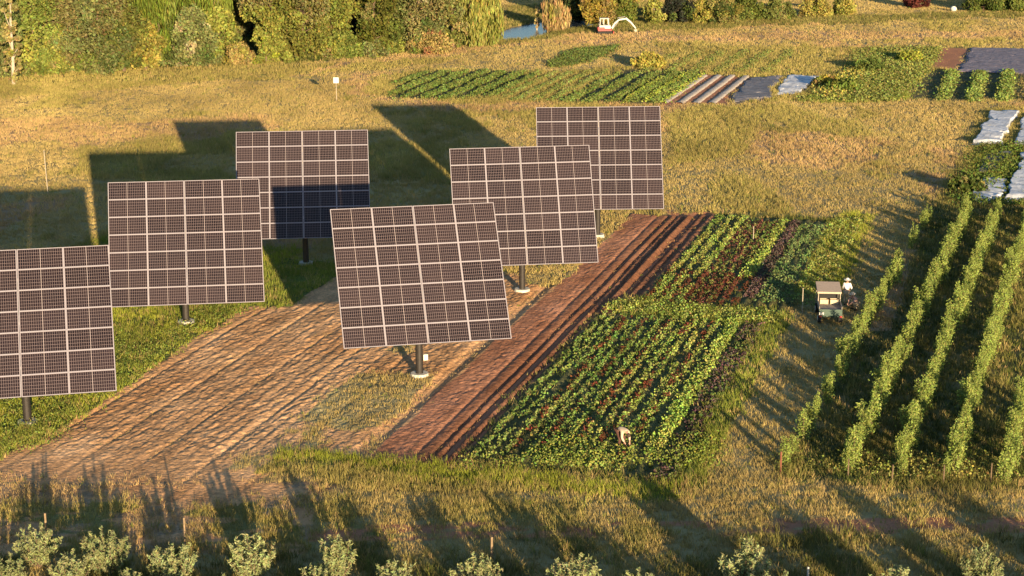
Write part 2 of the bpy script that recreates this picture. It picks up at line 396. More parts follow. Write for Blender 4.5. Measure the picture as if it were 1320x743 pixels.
def h_red(a, b, x, y):
    w = b + (fbm(a * .06, b * .2, 151) - .5) * .25
    h = (fbm(a * 3.6, b * 5.2, 155, 3) - .5) * .20
    # two smooth bed tracks with deep wheel lines
    for c0, wd, dp in ((-1.35, .13, .06), (-.55, .16, .12), (.10, .22, .24), (.80, .18, .20)):
        h = h * (1 - .7 * np.exp(-((w - c0) / .5) ** 2)) - dp * np.exp(-((w - c0) / wd) ** 2) + dp * .5 * np.exp(-((w - c0 - .38) / .22) ** 2)
    k = np.clip((a - 27) / 3, 0, 1)
    rid = np.abs(((w / .95) % 1) - .5) * 2
    h = h * np.clip(.55 + .45 * (w + 2.2), .35, 1)
    return h + k * np.where((w > -.6) & (w < 3.2), .20 * rid - .08, 0)
def h_crop(a, b, x, y):
    return (fbm(a * 2.0, b * 2.4, 165, 3) - .5) * .14 + .06 * np.cos(b / .8 * 2 * pi)
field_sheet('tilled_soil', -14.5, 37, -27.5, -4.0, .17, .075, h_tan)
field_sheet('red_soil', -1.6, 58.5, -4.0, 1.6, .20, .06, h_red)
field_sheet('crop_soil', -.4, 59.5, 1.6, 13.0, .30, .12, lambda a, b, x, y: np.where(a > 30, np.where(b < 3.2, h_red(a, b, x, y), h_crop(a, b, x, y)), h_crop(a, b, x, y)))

# ------------------------------------------------------------------ grass
def blades(x, y, hgt, col, nb, wid, lean=.35, spread=.12, z0=-.03):
    N = len(x); xb = np.repeat(x, nb); yb = np.repeat(y, nb); n = N * nb
    hh = np.repeat(hgt, nb) * rng.uniform(.55, 1.25, n); ww = np.repeat(wid, nb) * rng.uniform(.6, 1.3, n) if hasattr(wid, '__len__') else wid * rng.uniform(.6, 1.3, n)
    xb = xb + rng.normal(0, spread, n); yb = yb + rng.normal(0, spread, n)
    an = rng.uniform(0, pi * 2, n); dx = np.cos(an) * ww / 2; dy = np.sin(an) * ww / 2
    lx = rng.normal(0, lean, n) * hh; ly = rng.normal(0, lean, n) * hh
    v = np.empty((n, 3, 3)); zz = z0
    v[:, 0] = np.stack([xb - dx, yb - dy, np.full(n, zz)], 1); v[:, 1] = np.stack([xb + dx, yb + dy, np.full(n, zz)], 1)
    v[:, 2] = np.stack([xb + lx, yb + ly, zz + hh], 1)
    c = np.repeat(col, nb, 0) * rng.uniform(.8, 1.2, n)[:, None]
    c = np.repeat(c, 3, 0)
    return v.reshape(-1, 3), np.arange(n * 3).reshape(-1, 3), c
def grass_band(name, y0, y1, dens, nb, wscale, label, hs=1.0):
    hw0 = y0 * .305 + 6; hw1 = y1 * .305 + 6; area = (hw0 + hw1) * (y1 - y0)
    n = int(area * dens * 1.3); y = np.sqrt(rng.uniform(y0 ** 2, y1 ** 2, n)); x = rng.uniform(-1, 1, n) * (y * .305 + 6)
    c = cover(x + rng.normal(0, .25, n), y + rng.normal(0, .5, n))
    clump = fbm(x * .9, y * .9, 201, 2)
    keep = rng.uniform(0, 1.3, n) < DENS[c] * (.55 + .9 * clump)
    keep &= ~inpoly(x, y, pond)
    s, t = st(x, y)
    keep &= ~((s > 0) & (s < 59) & (t > 1) & (t < 12.6) & (c == SHADE) & (rng.uniform(0, 1, n) < .85))
    x, y, c, clump = x[keep], y[keep], c[keep], clump[keep]
    big = fbm(x * .25, y * .12, 211)
    c2 = np.where(rng.uniform(0, 1, len(x)) < .22, rng.choice([DRY, GOLD, DRY, GGREEN, PINK, GGREEN, GREEN], len(x)), c)
    col = BLADE[c2] * (.68 + .64 * big)[:, None]
    h = HGT[c] * hs * (.65 + .7 * clump)
    v, f, cc = blades(x, y, h, col, nb, .045 * wscale, spread=.10 * wscale ** .5)
    tag(link(name, raw_mesh(name, v, f, cc), M['grass']), label, 'grass', kind='stuff')
grass_band('verge_grass', 60, 84, 30, 7, .8, 'golden and green grass of the verge in front of the fields', .85)
grass_band('field_grass', 84, 135, 18, 6, 1.05, 'dry grass and weeds between the fields, trackers and sapling rows', .85)
grass_band('meadow_grass', 135, 215, 12, 6, 1.25, 'dry golden meadow grass beyond the solar trackers')
grass_band('far_grass', 215, 372, 5.2, 6, 1.7, 'golden green grass in the far fields before the trees')

# ------------------------------------------------------------------ leaf cards
def cards(c, w, h, col, up=.0, droop=0.0):
    """c (N,3) centres, w and h arrays, random facing; diamond shaped leaves"""
    n = len(c); a = rng.normal(0, 1, (n, 3)); 
    if droop: a = a * (1 - droop) + np.array([0, 0, 1.0]) * droop * 2.5 + rng.normal(0, .2, (n, 3))
    a[:, 2] += up; a /= np.linalg.norm(a, axis=1)[:, None]
    b = np.cross(a, rng.normal(0, 1, (n, 3))); b /= np.linalg.norm(b, axis=1)[:, None] + 1e-9
    w = np.broadcast_to(w, (n,))[:, None]; h = np.broadcast_to(h, (n,))[:, None]
    v = np.stack([c - a * h / 2, c + b * w / 2 + a * h * .05, c + a * h / 2, c - b * w / 2 + a * h * .05], 1)
    return v.reshape(-1, 3), np.arange(n * 4).reshape(-1, 4), np.repeat(col, 4, 0)
def jit(col, n, a=.25, hue=.12):
    c = np.array(col)[None] * rng.uniform(1 - a, 1 + a, n)[:, None] * (1 + rng.normal(0, hue, (n, 3)))
    return np.clip(c, .004, .9)

# ------------------------------------------------------------------ crops in rows
def crop_rows(name, label, rows, s0, s1, col, step=.24, leaf=.13, nl=12, hgt=.28, wid=.22, cover_=.93, cat='crop'):
    cs = []; cc = []
    for r in rows:
        s = np.arange(s0, s1, step); s = s + rng.normal(0, step * .3, len(s))
        g = fbm(s * .35, np.full(len(s), r * 3.), 301); k = (rng.uniform(0, 1, len(s)) < cover_) & (g > .28); s = s[k]; g = g[k]
        t = r + rng.normal(0, wid * .42, len(s)) + (fbm(s * .12, np.full(len(s), r), 303) - .5) * .3; size = rng.uniform(.6, 1.25, len(s)) * (.6 + .7 * g)
        for q in range(nl):
            an = rng.uniform(0, 2 * pi, len(s)); rr = rng.uniform(.15, 1, len(s)) * wid * size
            x, y = xy(s + np.cos(an) * rr, t + np.sin(an) * rr)
            z = .02 + hgt * size * rng.uniform(.15, 1., len(s)) ** .8
            cs.append(np.stack([x, y, z], 1)); hue = fbm(s * .22, np.full(len(s), r * .9), 305)[:, None]; cc.append(jit(col, len(s), .35, .14) * (.6 + .8 * g)[:, None] * (1 + (hue - .5) * np.array([.7, .2, .5])[None]))
    c = np.concatenate(cs); k = np.concatenate(cc); n = len(c)
    v, f, k = cards(c, rng.uniform(.5, 1., n) * leaf, rng.uniform(.7, 1.3, n) * leaf, k, up=.3)
    return tag(link(name, raw_mesh(name, v, f, k), M['grass']), label, cat, kind='stuff')
ar = np.arange
GRN, GR2, MAR, PUR, LIM, BLU = (.20, .27, .075), (.27, .32, .085), (.15, .065, .05), (.12, .085, .075), (.31, .38, .09), (.18, .25, .09)
crop_rows('leafy_crop', 'dark green leafy rows on the left half of the lower crop block', ar(1.5, 5.3, .62), .3, 27.8, GRN, hgt=.24, wid=.20)
crop_rows('leafy_crop', 'mid green bushy rows in the middle of the lower crop block around the bending person', ar(5.3, 9.2, .68), .2, 27.8, GR2, hgt=.28, wid=.23)
crop_rows('purple_crop', 'sparse brownish red plants scattered between the green rows of the lower block', ar(3.1, 8.8, 1.35), 2, 27, (.16, .06, .035), cover_=.45, hgt=.3)
crop_rows('lime_lettuce', 'lime green lettuce strip along the right of the lower crop block', ar(9.4, 10.2, .22), 3, 28.2, LIM, hgt=.30, wid=.2)
crop_rows('purple_crop', 'dark purple strip at the right edge of the lower crop block', ar(10.5, 11.5, .3), -.2, 27.8, PUR, hgt=.24, wid=.2, cover_=.6)
crop_rows('leafy_crop', 'dull green plants mixed into the dark strip at the right edge of the lower block', ar(10.6, 11.6, .4), -.2, 27.8, (.15, .19, .06), hgt=.24, wid=.2, cover_=.5)
crop_rows('cover_weeds', 'green weed strip crossing between the lower and upper crop blocks', ar(1.4, 12.6, .4), 28.2, 30.8, GR2, hgt=.34, wid=.3, cat='weeds')
crop_rows('mixed_crop', 'green rows with bare red soil between them on the left of the upper block', [3.45, 3.7, 4.4, 4.65, 5.3, 5.5], 31, 58.5, GR2, hgt=.26, wid=.2)
crop_rows('red_lettuce', 'dark red lettuce rows in the middle of the upper crop block', ar(5.9, 8.2, .55), 31, 57, MAR, hgt=.22, cover_=.62)
crop_rows('leafy_crop', 'olive green plants among the dark red lettuce of the upper block', ar(6.1, 8.2, .6), 31, 57.5, (.20, .24, .07), hgt=.26, cover_=.55)
crop_rows('purple_crop', 'dark red and green patch in the near part of the upper crop block', ar(3.4, 9.5, .8), 31, 40, (.12, .05, .03), hgt=.28, cover_=.7)
crop_rows('lime_lettuce', 'bright lime lettuce bed in the upper crop block', ar(8.35, 9.15, .22), 39, 58, LIM, hgt=.3, wid=.2)
crop_rows('purple_crop', 'narrow dark purple row right of the lime bed in the upper block', ar(9.45, 10.0, .25), 34, 58, PUR, hgt=.25)
crop_rows('brassica_crop', 'blue green leafy rows near the right side of the upper crop block', ar(10.3, 12.2, .5), 33, 57, BLU, hgt=.30, wid=.24, leaf=.12, cover_=.8)
crop_rows('tall_green_crop', 'pale yellow green plants along the right edge of the upper block', ar(12.5, 14.6, .38), 33, 60, (.28, .31, .09), hgt=.28, wid=.30, cover_=.75)
def patch(name, label, poly, n, col, hgt, leaf, cat='crop', lines=0, up=.3):
    q = np.array([(p.x, p.y) for p in poly]); lo, hi = q.min(0), q.max(0)
    x = rng.uniform(lo[0], hi[0], n * 3); y = rng.uniform(lo[1], hi[1], n * 3)
    if lines:
        s, t = st(x, y); t = np.round(t / lines) * lines + rng.normal(0, lines * .12, len(t)); x, y = xy(s, t)
    w = (fbm(x * .4, y * .3, 401) - .5)
    k = inpoly(x + w * 4 + rng.normal(0, .5, len(x)), y + w * 10 + rng.normal(0, 1.2, len(x)), [tuple(a) for a in q]); x, y = x[k][:n], y[k][:n]; m = len(x)
    g = fbm(x * .5, y * .35, 403)
    z = hgt * rng.uniform(.1, 1, m) * (.4 + g)
    c = jit(col, m, .35, .13) * (.7 + .6 * g)[:, None]
    v, f, c = cards(np.stack([x, y, z], 1), leaf * rng.uniform(.5, 1, m), leaf * rng.uniform(.7, 1.3, m), c, up=up)
    return tag(link(name, raw_mesh(name, v, f, c), M['grass']), label, cat, kind='stuff')
patch('squash_patch', 'dark green leafy patch beyond the meadow, left of the far crops', P((500, 128), (520, 102), (560, 94), (690, 96), (640, 126), (560, 131)), 20000, (.15, .20, .055), .45, .26, lines=2.4)
patch('mixed_crop', 'low green weedy strip joining the far leafy patch and the rows beside the mulched beds', P((635, 131), (685, 98), (800, 92), (735, 131)), 11000, (.19, .23, .07), .35, .24, lines=2.0)
patch('mixed_crop', 'low green strip above the pale mulched beds', P((820, 96), (850, 72), (1030, 66), (1010, 95)), 9000, (.20, .23, .07), .35, .24, lines=3.0)
patch('leafy_crop', 'small deep green crop strip nearest the pond', P((706, 86), (735, 68), (800, 60), (770, 76), (720, 88)), 8000, (.13, .17, .05), .42, .26)
patch('leafy_crop', 'mid green rows left of the pale mulched beds', P((715, 132), (800, 98), (905, 94), (850, 134)), 14000, (.17, .22, .06), .42, .26, lines=2.4)
patch('lime_lettuce', 'yellow green rows right beside the pale mulched beds', P((795, 133), (850, 104), (905, 94), (850, 134)), 8000, (.30, .36, .07), .38, .24, lines=2.2)
patch('tall_weeds', 'tall mixed green weeds right of the white and grey sheets', P((1030, 132), (1080, 104), (1110, 66), (1215, 62), (1195, 90), (1160, 130), (1110, 134)), 20000, (.22, .245, .07), .55, .24, 'weeds')
patch('yellow_weeds', 'yellow flowering weeds along the right edge of the white sheet', P((1050, 128), (1075, 100), (1120, 80), (1112, 100), (1085, 130)), 3000, (.40, .36, .09), .7, .22, 'weeds')
patch('leafy_crop', 'green crop rows below the purple grey sheet at the right', P((1190, 130), (1215, 94), (1320, 95), (1330, 132)), 11000, (.20, .26, .07), .55, .26, lines=3.4)
patch('garden_weeds', 'dark green plants around the crumpled sheets at the right edge', P((1225, 268), (1262, 190), (1340, 186), (1340, 268)), 12000, (.12, .16, .04), .5, .2, 'weeds')
patch('green_weeds', 'lush green weeds around the two left trackers', P((0, 590), (0, 500), (160, 440), (330, 390), (250, 430), (120, 520), (60, 575)), 9000, (.20, .24, .06), .4, .10, 'weeds')

patch('edge_weeds', 'mixed green weeds along the near edge of the lower crop block', P((590, 606), (610, 590), (880, 588), (900, 560), (930, 560), (905, 606)), 6000, (.22, .26, .06), .45, .12, 'weeds')

# ------------------------------------------------------------------ solar trackers
Pm = [0.4537, 0.2413, 0.1572, 0.015, -0.5399, -0.3273]
TR = [(-25.0935, 85.0993, .23732, .66057, -.00976, -.3273), (-20.0935, 104.2281, .17612, .58043, -.01462, -.5399), (-14.605, 119.5382, .09491, .58707, -.00375, .015),
      (-5.2184, 92.9723, .23846, .60321, -.01305, .1572), (.6768, 111.0737, .10159, .53445, .00508, .2413), (6.495, 126.9506, .00255, .54556, .00517, .4537)]
PW, PL, HC, OFF = 9.2, 8.085, 5.378, 1.071
MW, ML = PW / 4, PL / 7
gl = bmesh.new(); box(gl, (0, 0, 0), (MW - .07, ML - .05, .03)); gme = bpy.data.meshes.new('solar_module'); gl.to_mesh(gme); gl.free(); gme.materials.append(M['cells'])
fr = bmesh.new()
for sx in (-1, 1): box(fr, (sx * (MW / 2 - .022), 0, .004), (.040, ML - .006, .05))
for sy in (-1, 1): box(fr, (0, sy * (ML / 2 - .018), .004), (MW - .086, .034, .046))
fme = bpy.data.meshes.new('module_frame'); fr.to_mesh(fme); fr.free(); fme.materials.append(M['alu'])
tl = ['solar tracker cut by the left edge of the photo, its mast in green grass',
      'solar tracker second from the left, in front of the one with the blue shaded corner',
      'solar tracker whose lower part lies in blue shadow, behind the two left ones',
      'central solar tracker, turned askew, standing between the tilled soil and the red soil strip',
      'solar tracker right behind the central one, overlapping the farthest tracker',
      'farthest solar tracker at the upper right, partly hidden by its neighbour']
for i, (bx_, by_, yaw, tilt, rl, dh) in enumerate(TR):
    if i == 1: bx_ -= .25
    if i == 5: by_ += 1.0
    if i == 4: by_ += .6
    root = empty('solar_tracker', (bx_, by_, 0), 0, label=tl[i], cat='solar tracker', group='solar trackers on single masts')
    r = Vector((cos(yaw), sin(yaw), 0)); a = Vector((-sin(yaw), cos(yaw), 0)); up = a * sin(tilt) + Vector((0, 0, 1)) * cos(tilt)
    R = r * cos(rl) + up * sin(rl); U = up * cos(rl) - r * sin(rl); N = R.cross(U)
    hc = HC + dh
    cen = Vector((TR[i][0], TR[i][1], hc)) + N * (OFF) - Vector((bx_, by_, 0))
    mtx = Matrix(((R.x, U.x, N.x, cen.x), (R.y, U.y, N.y, cen.y), (R.z, U.z, N.z, cen.z), (0, 0, 0, 1)))
    pan = bpy.data.objects.new('panel_rack', None)
    rk = B()      # aluminium rails and the torque tube behind the modules
    for cx in np.linspace(-PW / 2 + .6, PW / 2 - .6, 8): box(rk, (cx, 0, -.10), (.07, PL - .3, .12))
    for cy in (-PL * .3, 0, PL * .3): box(rk, (0, cy, -.24), (PW * .8, .14, .15))
    rack = build('panel_rack', rk, M['galv'], root); rack.matrix_local = mtx
    for cx in range(4):
        for cy in range(7):
            g = 0
            ox = (cx - 1.5) * MW + (g * (-1 if cx < 2 else 1)); oy = (cy - 3) * ML
            m = bpy.data.objects.new('solar_module', gme); C.objects.link(m); m.parent = root
            m.matrix_local = mtx @ Matrix.Translation((ox + (-.010 if cx < 2 else .010), oy, 0))
            f = bpy.data.objects.new('module_frame', fme); C.objects.link(f); f.parent = m
    bm = B(); top = Vector((0, 0, hc - .25)); cyl(bm, (0, 0, .1), top, .215, .19, 20)
    cyl(bm, (0, 0, .08), (0, 0, .14), .36, .36, 20)
    build('mast', bm, M['steel'], root, smooth=False)
    bm = B(); hd = cen - N * .34
    box(bm, (0, 0, hc - .30), (.5, .44, .36), (0, 0, yaw), .04); cyl(bm, top, hd, .16, .16, 12)
    cyl(bm, hd - R * 1.2, hd + R * 1.2, .14, .14, 12)
    cyl(bm, Vector((0, 0, hc - 1.5)), hd - U * 1.8, .06, .06, 8)
    build('slew_head', bm, M['steel'], root)
    bm = B(); cyl(bm, (0, 0, -.2), (0, 0, .20), .56, .50, 14); build('footing', bm, M['concrete'], root)
    if i == 3:
        bm = B(); box(bm, (.36, -.1, 1.15), (.26, .18, .34), (0, 0, .2), .02); build('control_box', bm, M['white'], root)

# ------------------------------------------------------------------ stakes, posts, sign
def post(name, px, py, hgt, rad, m, label, cat, group=None, lean=(0, 0), square=False, tip=None):
    p = G(px, py); bm = B()
    if square: box(bm, (0, 0, hgt / 2 - .1), (rad * 2, rad * 2, hgt + .2), (lean[0], lean[1], .3), .006)
    else: cyl(bm, (0, 0, -.2), (lean[0] * hgt, lean[1] * hgt, hgt), rad, rad * .9, 8)
    root = empty(name, p, 0, label=label, cat=cat, group=group)
    build('post', bm, m, root)
    return root
post('marker_pole', 62, 252, 3.9, .035, M['palebark'], 'tall thin pale pole standing in the meadow at the left', 'pole', lean=(-.02, 0))
r = post('sign', 434, 131, 2.6, .04, M['palebark'], 'small white sign board on a thin post in the meadow', 'sign')
bm = B(); box(bm, (0, -.06, 2.45), (.62, .03, .66), (0, 0, 0), .005); build('sign_board', bm, M['white'], r)
post('wooden_stake', 62, 716, 1.9, .04, M['wood'], 'wooden stake behind the far left olive shrub', 'stake', square=True)
post('wooden_stake', 240, 722, 1.9, .035, M['wood'], 'thin pale stake beside the olive shrub left of centre', 'stake', square=True)
post('wooden_stake', 634, 724, 1.1, .045, M['wood'], 'short wooden stake standing on the track below the crop block', 'stake', square=True)
post('marker_post', 1041, 752, .7, .035, M['white'], 'short white post at the bottom edge between two shrubs', 'post', square=True)
post('end_post', 1006, 612, 1.15, .05, M['redpost'], 'rust red post at the near end of the leftmost sapling row', 'post')
post('marker_pole', 1034, 405, 1.7, .03, M['palebark'], 'thin pale pole left of the utility cart', 'pole')
post('marker_pole', 971, 312, 1.2, .03, M['palebark'], 'thin short pale pole in the dark red lettuce', 'pole')
for k, (px, py) in enumerate([(1093, 616), (1150, 624), (1216, 624), (1277, 622)]):
    post('end_post', px, py, .95, .035, M['bark'], ['wooden post at the near end of the second sapling row', 'wooden post at the near end of the third sapling row',
         'wooden post at the near end of the fourth sapling row', 'wooden post at the near end of the fifth sapling row'][k], 'post', 'wooden posts at the row ends')

# ------------------------------------------------------------------ plants made of twigs and leaves
def plant_mesh(h, r, nst, nleaf, lw, lh, col, bark_r=.03, up=.4, base=.15, narrow=0, fuzz=1.0):
    """stems fanning out from the ground and leaves along them -> (stem mesh, leaf mesh)"""
    bm = B(); cs = []
    for k in range(nst):
        an = rng.uniform(0, 2 * pi); rr = r * math.sqrt(rng.uniform(.02, 1)); tipz = h * rng.uniform(.62, 1.0) * (1 - .30 * (rr / r) ** 2)
        tip = Vector((cos(an) * rr, sin(an) * rr, tipz)); b0 = Vector((cos(an) * .04, sin(an) * .04, 0)); midp = tip * .5 + Vector((cos(an), sin(an), 0)) * rr * (.12 - narrow * .1)
        cyl(bm, b0, midp, bark_r, bark_r * .6, 5); cyl(bm, midp, tip, bark_r * .6, bark_r * .15, 5)
        n = int(nleaf / nst * rng.uniform(.6, 1.4)); u = rng.uniform(base, 1.0, n) ** .8
        p = np.where(u[:, None] < .5, np.array(b0)[None] + (np.array(midp) - np.array(b0))[None] * (u * 2)[:, None], np.array(midp)[None] + (np.array(tip) - np.array(midp))[None] * ((u - .5) * 2)[:, None])
        sp = (.05 + .12 * h / 2 * (1.15 - u)) * fuzz
        p = p + rng.normal(0, 1, (n, 3)) * sp[:, None] * np.array([1, 1, .8])
        cs.append(p[p[:, 2] > .03])
    sm = bpy.data.meshes.new('stems'); bm.to_mesh(sm); bm.free()
    c = np.concatenate(cs); n = len(c)
    v, f, k = cards(c, lw * rng.uniform(.6, 1.2, n), lh * rng.uniform(.6, 1.3, n), jit(col, n, .3, .08), up=up)
    return sm, raw_mesh('foliage', v, f, k)
def plant(name, sm, lm, loc, rz, sc, label, cat, group=None, bark='bark', leaf='leaf', parts=('stem', 'foliage')):
    root = empty(name, loc, rz, label=label, cat=cat, group=group); root.scale = (sc,) * 3 if not hasattr(sc, '__len__') else sc
    for nm, me_, mm in ((parts[0], sm, M[bark]), (parts[1], lm, M[leaf])):
        if not me_.materials: me_.materials.append(mm)
        o = bpy.data.objects.new(nm, me_); C.objects.link(o); o.parent = root
    return root
# foreground olive like shrubs
SIL = (.27, .30, .14)
shr = [plant_mesh(2.05, .95, 40, 3600, .055, .17, SIL, fuzz=.55) for _ in range(5)]
shrubs = [(12, 760, .75, 'low grey green shrub in the bottom left corner'), (50, 732, .95, 'grey green olive shrub with the wooden stake behind it'),
          (92, 764, .85, 'grey green shrub between the two leftmost tall ones, low at the frame edge'), (138, 742, .95, 'leafy olive shrub right of the leftmost pair'),
          (168, 775, .7, 'small olive shrub barely rising at the bottom edge near the left'),
          (226, 756, .98, 'olive shrub beside the thin pale stake'), (286, 785, .75, 'small shrub tip at the bottom edge between two larger left shrubs'),
          (325, 750, 1.0, 'bushy olive shrub above brown dry grass'), (404, 785, .85, 'low olive shrub just left of the shrub below the tilled soil corner'),
          (436, 752, 1.0, 'wide olive shrub below the corner of the tilled soil'), (507, 783, .98, 'light olive shrub rising at the bottom edge left of the short stake'),
          (614, 773, 1.0, 'olive shrub beside the short wooden stake'), (738, 778, 1.08, 'round pale olive shrub right of the short wooden stake'),
          (826, 792, .95, 'small shrub tip at the bottom edge left of the tall dense shrub'), (955, 766, 1.12, 'tall dense grey green shrub on the right half of the bottom edge'),
          (1152, 790, 1.02, 'small olive shrub top at the bottom edge below the sapling rows'), (1262, 772, 1.1, 'narrow upright grey green shrub near the bottom right corner'),
          (1040, 800, .8, 'hardly visible shrub top at the bottom edge near the white post')]
for k, (px, py, sc, lb) in enumerate(shrubs):
    if px == 1040: continue
    w = .75 if px in (1262,) else 1.0
    plant('olive_shrub', *shr[k % 5], G(px, py), rng.uniform(0, 6), (sc * w * 1.12, sc * w * 1.12, sc * rng.uniform(.95, 1.12)), lb, 'shrub', 'olive shrubs along the bottom edge')
# more of the same planting a few metres nearer the camera: they throw the shadows that lie across the track
near_ = [(x + random.uniform(-14, 14), random.uniform(796, 826), random.uniform(.55, .8)) for x in list(range(-60, 1130, 46)) + [1200, 1250, 1310, 1370]] + [(1000, 812, 1.12), (1035, 822, 1.0), (1440, 800, 1.1), (1480, 812, 1.1)]
for k, (px, py, sc) in enumerate(near_):
    plant('olive_shrub', *shr[(k + 1) % 5], G(px, py), rng.uniform(0, 6), (sc * 1.25, sc * 1.25, sc * 1.08), 'olive shrub of the nearer row just below the frame', 'shrub', 'nearer row of olive shrubs')
# saplings in rows
GS = (.25, .31, .08)
sap = [plant_mesh(2.1, .30 + .05 * (q_ % 4), 7 + q_ % 5, 820 + 40 * q_, .065, .125, GS, .018, .2, .06, 1, .8) for q_ in range(9)]
for m_ in sap: pass
rows = [(16.4, 1.0, 'leftmost'), (19.25, 1.0, 'second'), (21.5, 1.0, 'third'), (23.9, 1.0, 'fourth'), (26.4, 1.0, 'fifth'), (28.9, 1., 'sixth'), (31.3, 1., 'seventh')]
nsap = 0
for ri, (t0, sc, nm) in enumerate(rows):
    s = 3.2 + .15 * ri; k = 0
    while s < 63 + ri * 1.2:
        t = t0 + (s - 3.3) * .052 + random.gauss(0, .10)
        x, y = xy(s, t)
        if abs(x) < y * .3 + 1.0:
            gapn = float(noise(s * .22, t0, 501))
            skip = (ri == 0 and (s > 24 and gapn < .4 or random.random() < .12)) or random.random() < .04
            if not skip:
                hs = .95 + .35 * float(noise(s * .35, t0 * 3, 505)); hs *= (.78 if ri == 0 else .86) * random.uniform(.76, 1.2)
                ws = random.uniform(.8, 1.35)
                plant('fruit_sapling', *sap[int(rng.integers(0, 9))], (x, y, -.03), random.uniform(0, 6.3), (hs * ws * .98, hs * ws * .98, hs),
                      'leafy green sapling standing in the %s sapling row counted from the cart' % nm, 'sapling', 'saplings of the %s row' % nm, parts=('trunk', 'crown'))
                nsap += 1
        s += random.uniform(.82, 1.1) if ri else random.uniform(.9, 1.6)
print('saplings', nsap)
# lime weeds at the feet of the row ends
patch('rowend_weeds', 'green and rusty weeds at the near ends of the sapling rows', P((1000, 612), (1000, 588), (1100, 590), (1310, 596), (1320, 622), (1100, 622)), 2600, (.24, .25, .07), .4, .12, 'weeds')

# ------------------------------------------------------------------ trees
def tree_mesh(kind, h, r, col, cols2, dens=1.0, leaf=.42):
    bm = B(); tr = .018 * h + .06
    lean = Vector((rng.uniform(-.04, .04) * h, rng.uniform(-.04, .04) * h, 0))
    z0 = {'broad': .05, 'column': .04, 'willow': .10, 'bush': .03, 'bare': .1, 'conifer': .05}[kind] * h
    cyl(bm, (0, 0, -.4), lean * .5 + Vector((0, 0, h * .5)), tr, tr * .6, 8); cyl(bm, lean * .5 + Vector((0, 0, h * .5)), lean + Vector((0, 0, h * .93)), tr * .6, tr * .12, 7)
    nc = int({'broad': 46, 'column': 40, 'willow': 44, 'bush': 30, 'bare': 26, 'conifer': 50}[kind] * (r / 3.0) ** .6 + 6)
    cen = []; rad = []
    for k in range(nc):
        u = (k + .5) / nc; z = z0 + (h - z0) * u * .97; q = u
        if kind == 'column': env = math.sin(pi * min(1, .12 + .88 * q)) ** .6
        elif kind == 'conifer': env = (1 - q) ** .8 + .05
        elif kind == 'bush': env = math.sqrt(max(0, 1 - q * q)) + .05
        else: env = math.sin(pi * (.10 + .86 * q)) ** .7
        an = k * 2.399 + rng.uniform(-.6, .6); rr = r * env * rng.uniform(.35, 1.0)
        p = np.array([cos(an) * rr + lean.x * q, sin(an) * rr + lean.y * q, z + rng.uniform(-.04, .04) * h]); cen.append(p); rad.append(r * rng.uniform(.20, .40) * (.6 + .4 * env))
        if k % 2 == 0: cyl(bm, lean * q * .6 + Vector((0, 0, max(.2, z * .72))), Vector(p), tr * .28, tr * .07, 5)
    cs, cc = [], []
    base = [np.array(col)] + [np.array(c) for c in cols2]
    for p, q in zip(cen, rad):
        n = int(150 * dens * (q / .9) ** 1.5 * (.42 / leaf) ** 1.3) + 14
        d = rng.normal(0, 1, (n, 3)); d /= np.linalg.norm(d, axis=1)[:, None]; d *= (rng.uniform(.25, 1.15, n) ** .6)[:, None] * q
        d *= rng.uniform(.7, 1.4, 3)
        if kind == 'willow': d[:, 2] = d[:, 2] * 1.9 - .3 * q
        c0 = base[rng.integers(0, len(base))] if rng.uniform() < .35 else base[0]
        cs.append(p + d); cc.append(jit(c0 * rng.uniform(.75, 1.25), n, .3, .1))
    c = np.concatenate(cs); k = np.concatenate(cc); ok = c[:, 2] > .05; c, k = c[ok], k[ok]; n = len(c)
    lw = leaf * rng.uniform(.4, .9, n); lh = leaf * rng.uniform(.7, 1.4, n)
    if kind == 'willow': lw *= .6; lh *= 2.2
    v, f, k = cards(c, lw, lh, k, up=.15, droop=.7 if kind == 'willow' else 0)
    tm = bpy.data.meshes.new('trunk'); bm.to_mesh(tm); bm.free()
    return tm, raw_mesh('crown', v, f, k)
DG, MG, YG, GY, BR, OR, GG = (.085, .115, .035), (.165, .20, .05), (.235, .25, .06), (.30, .275, .07), (.22, .20, .08), (.27, .21, .08), (.18, .20, .075)
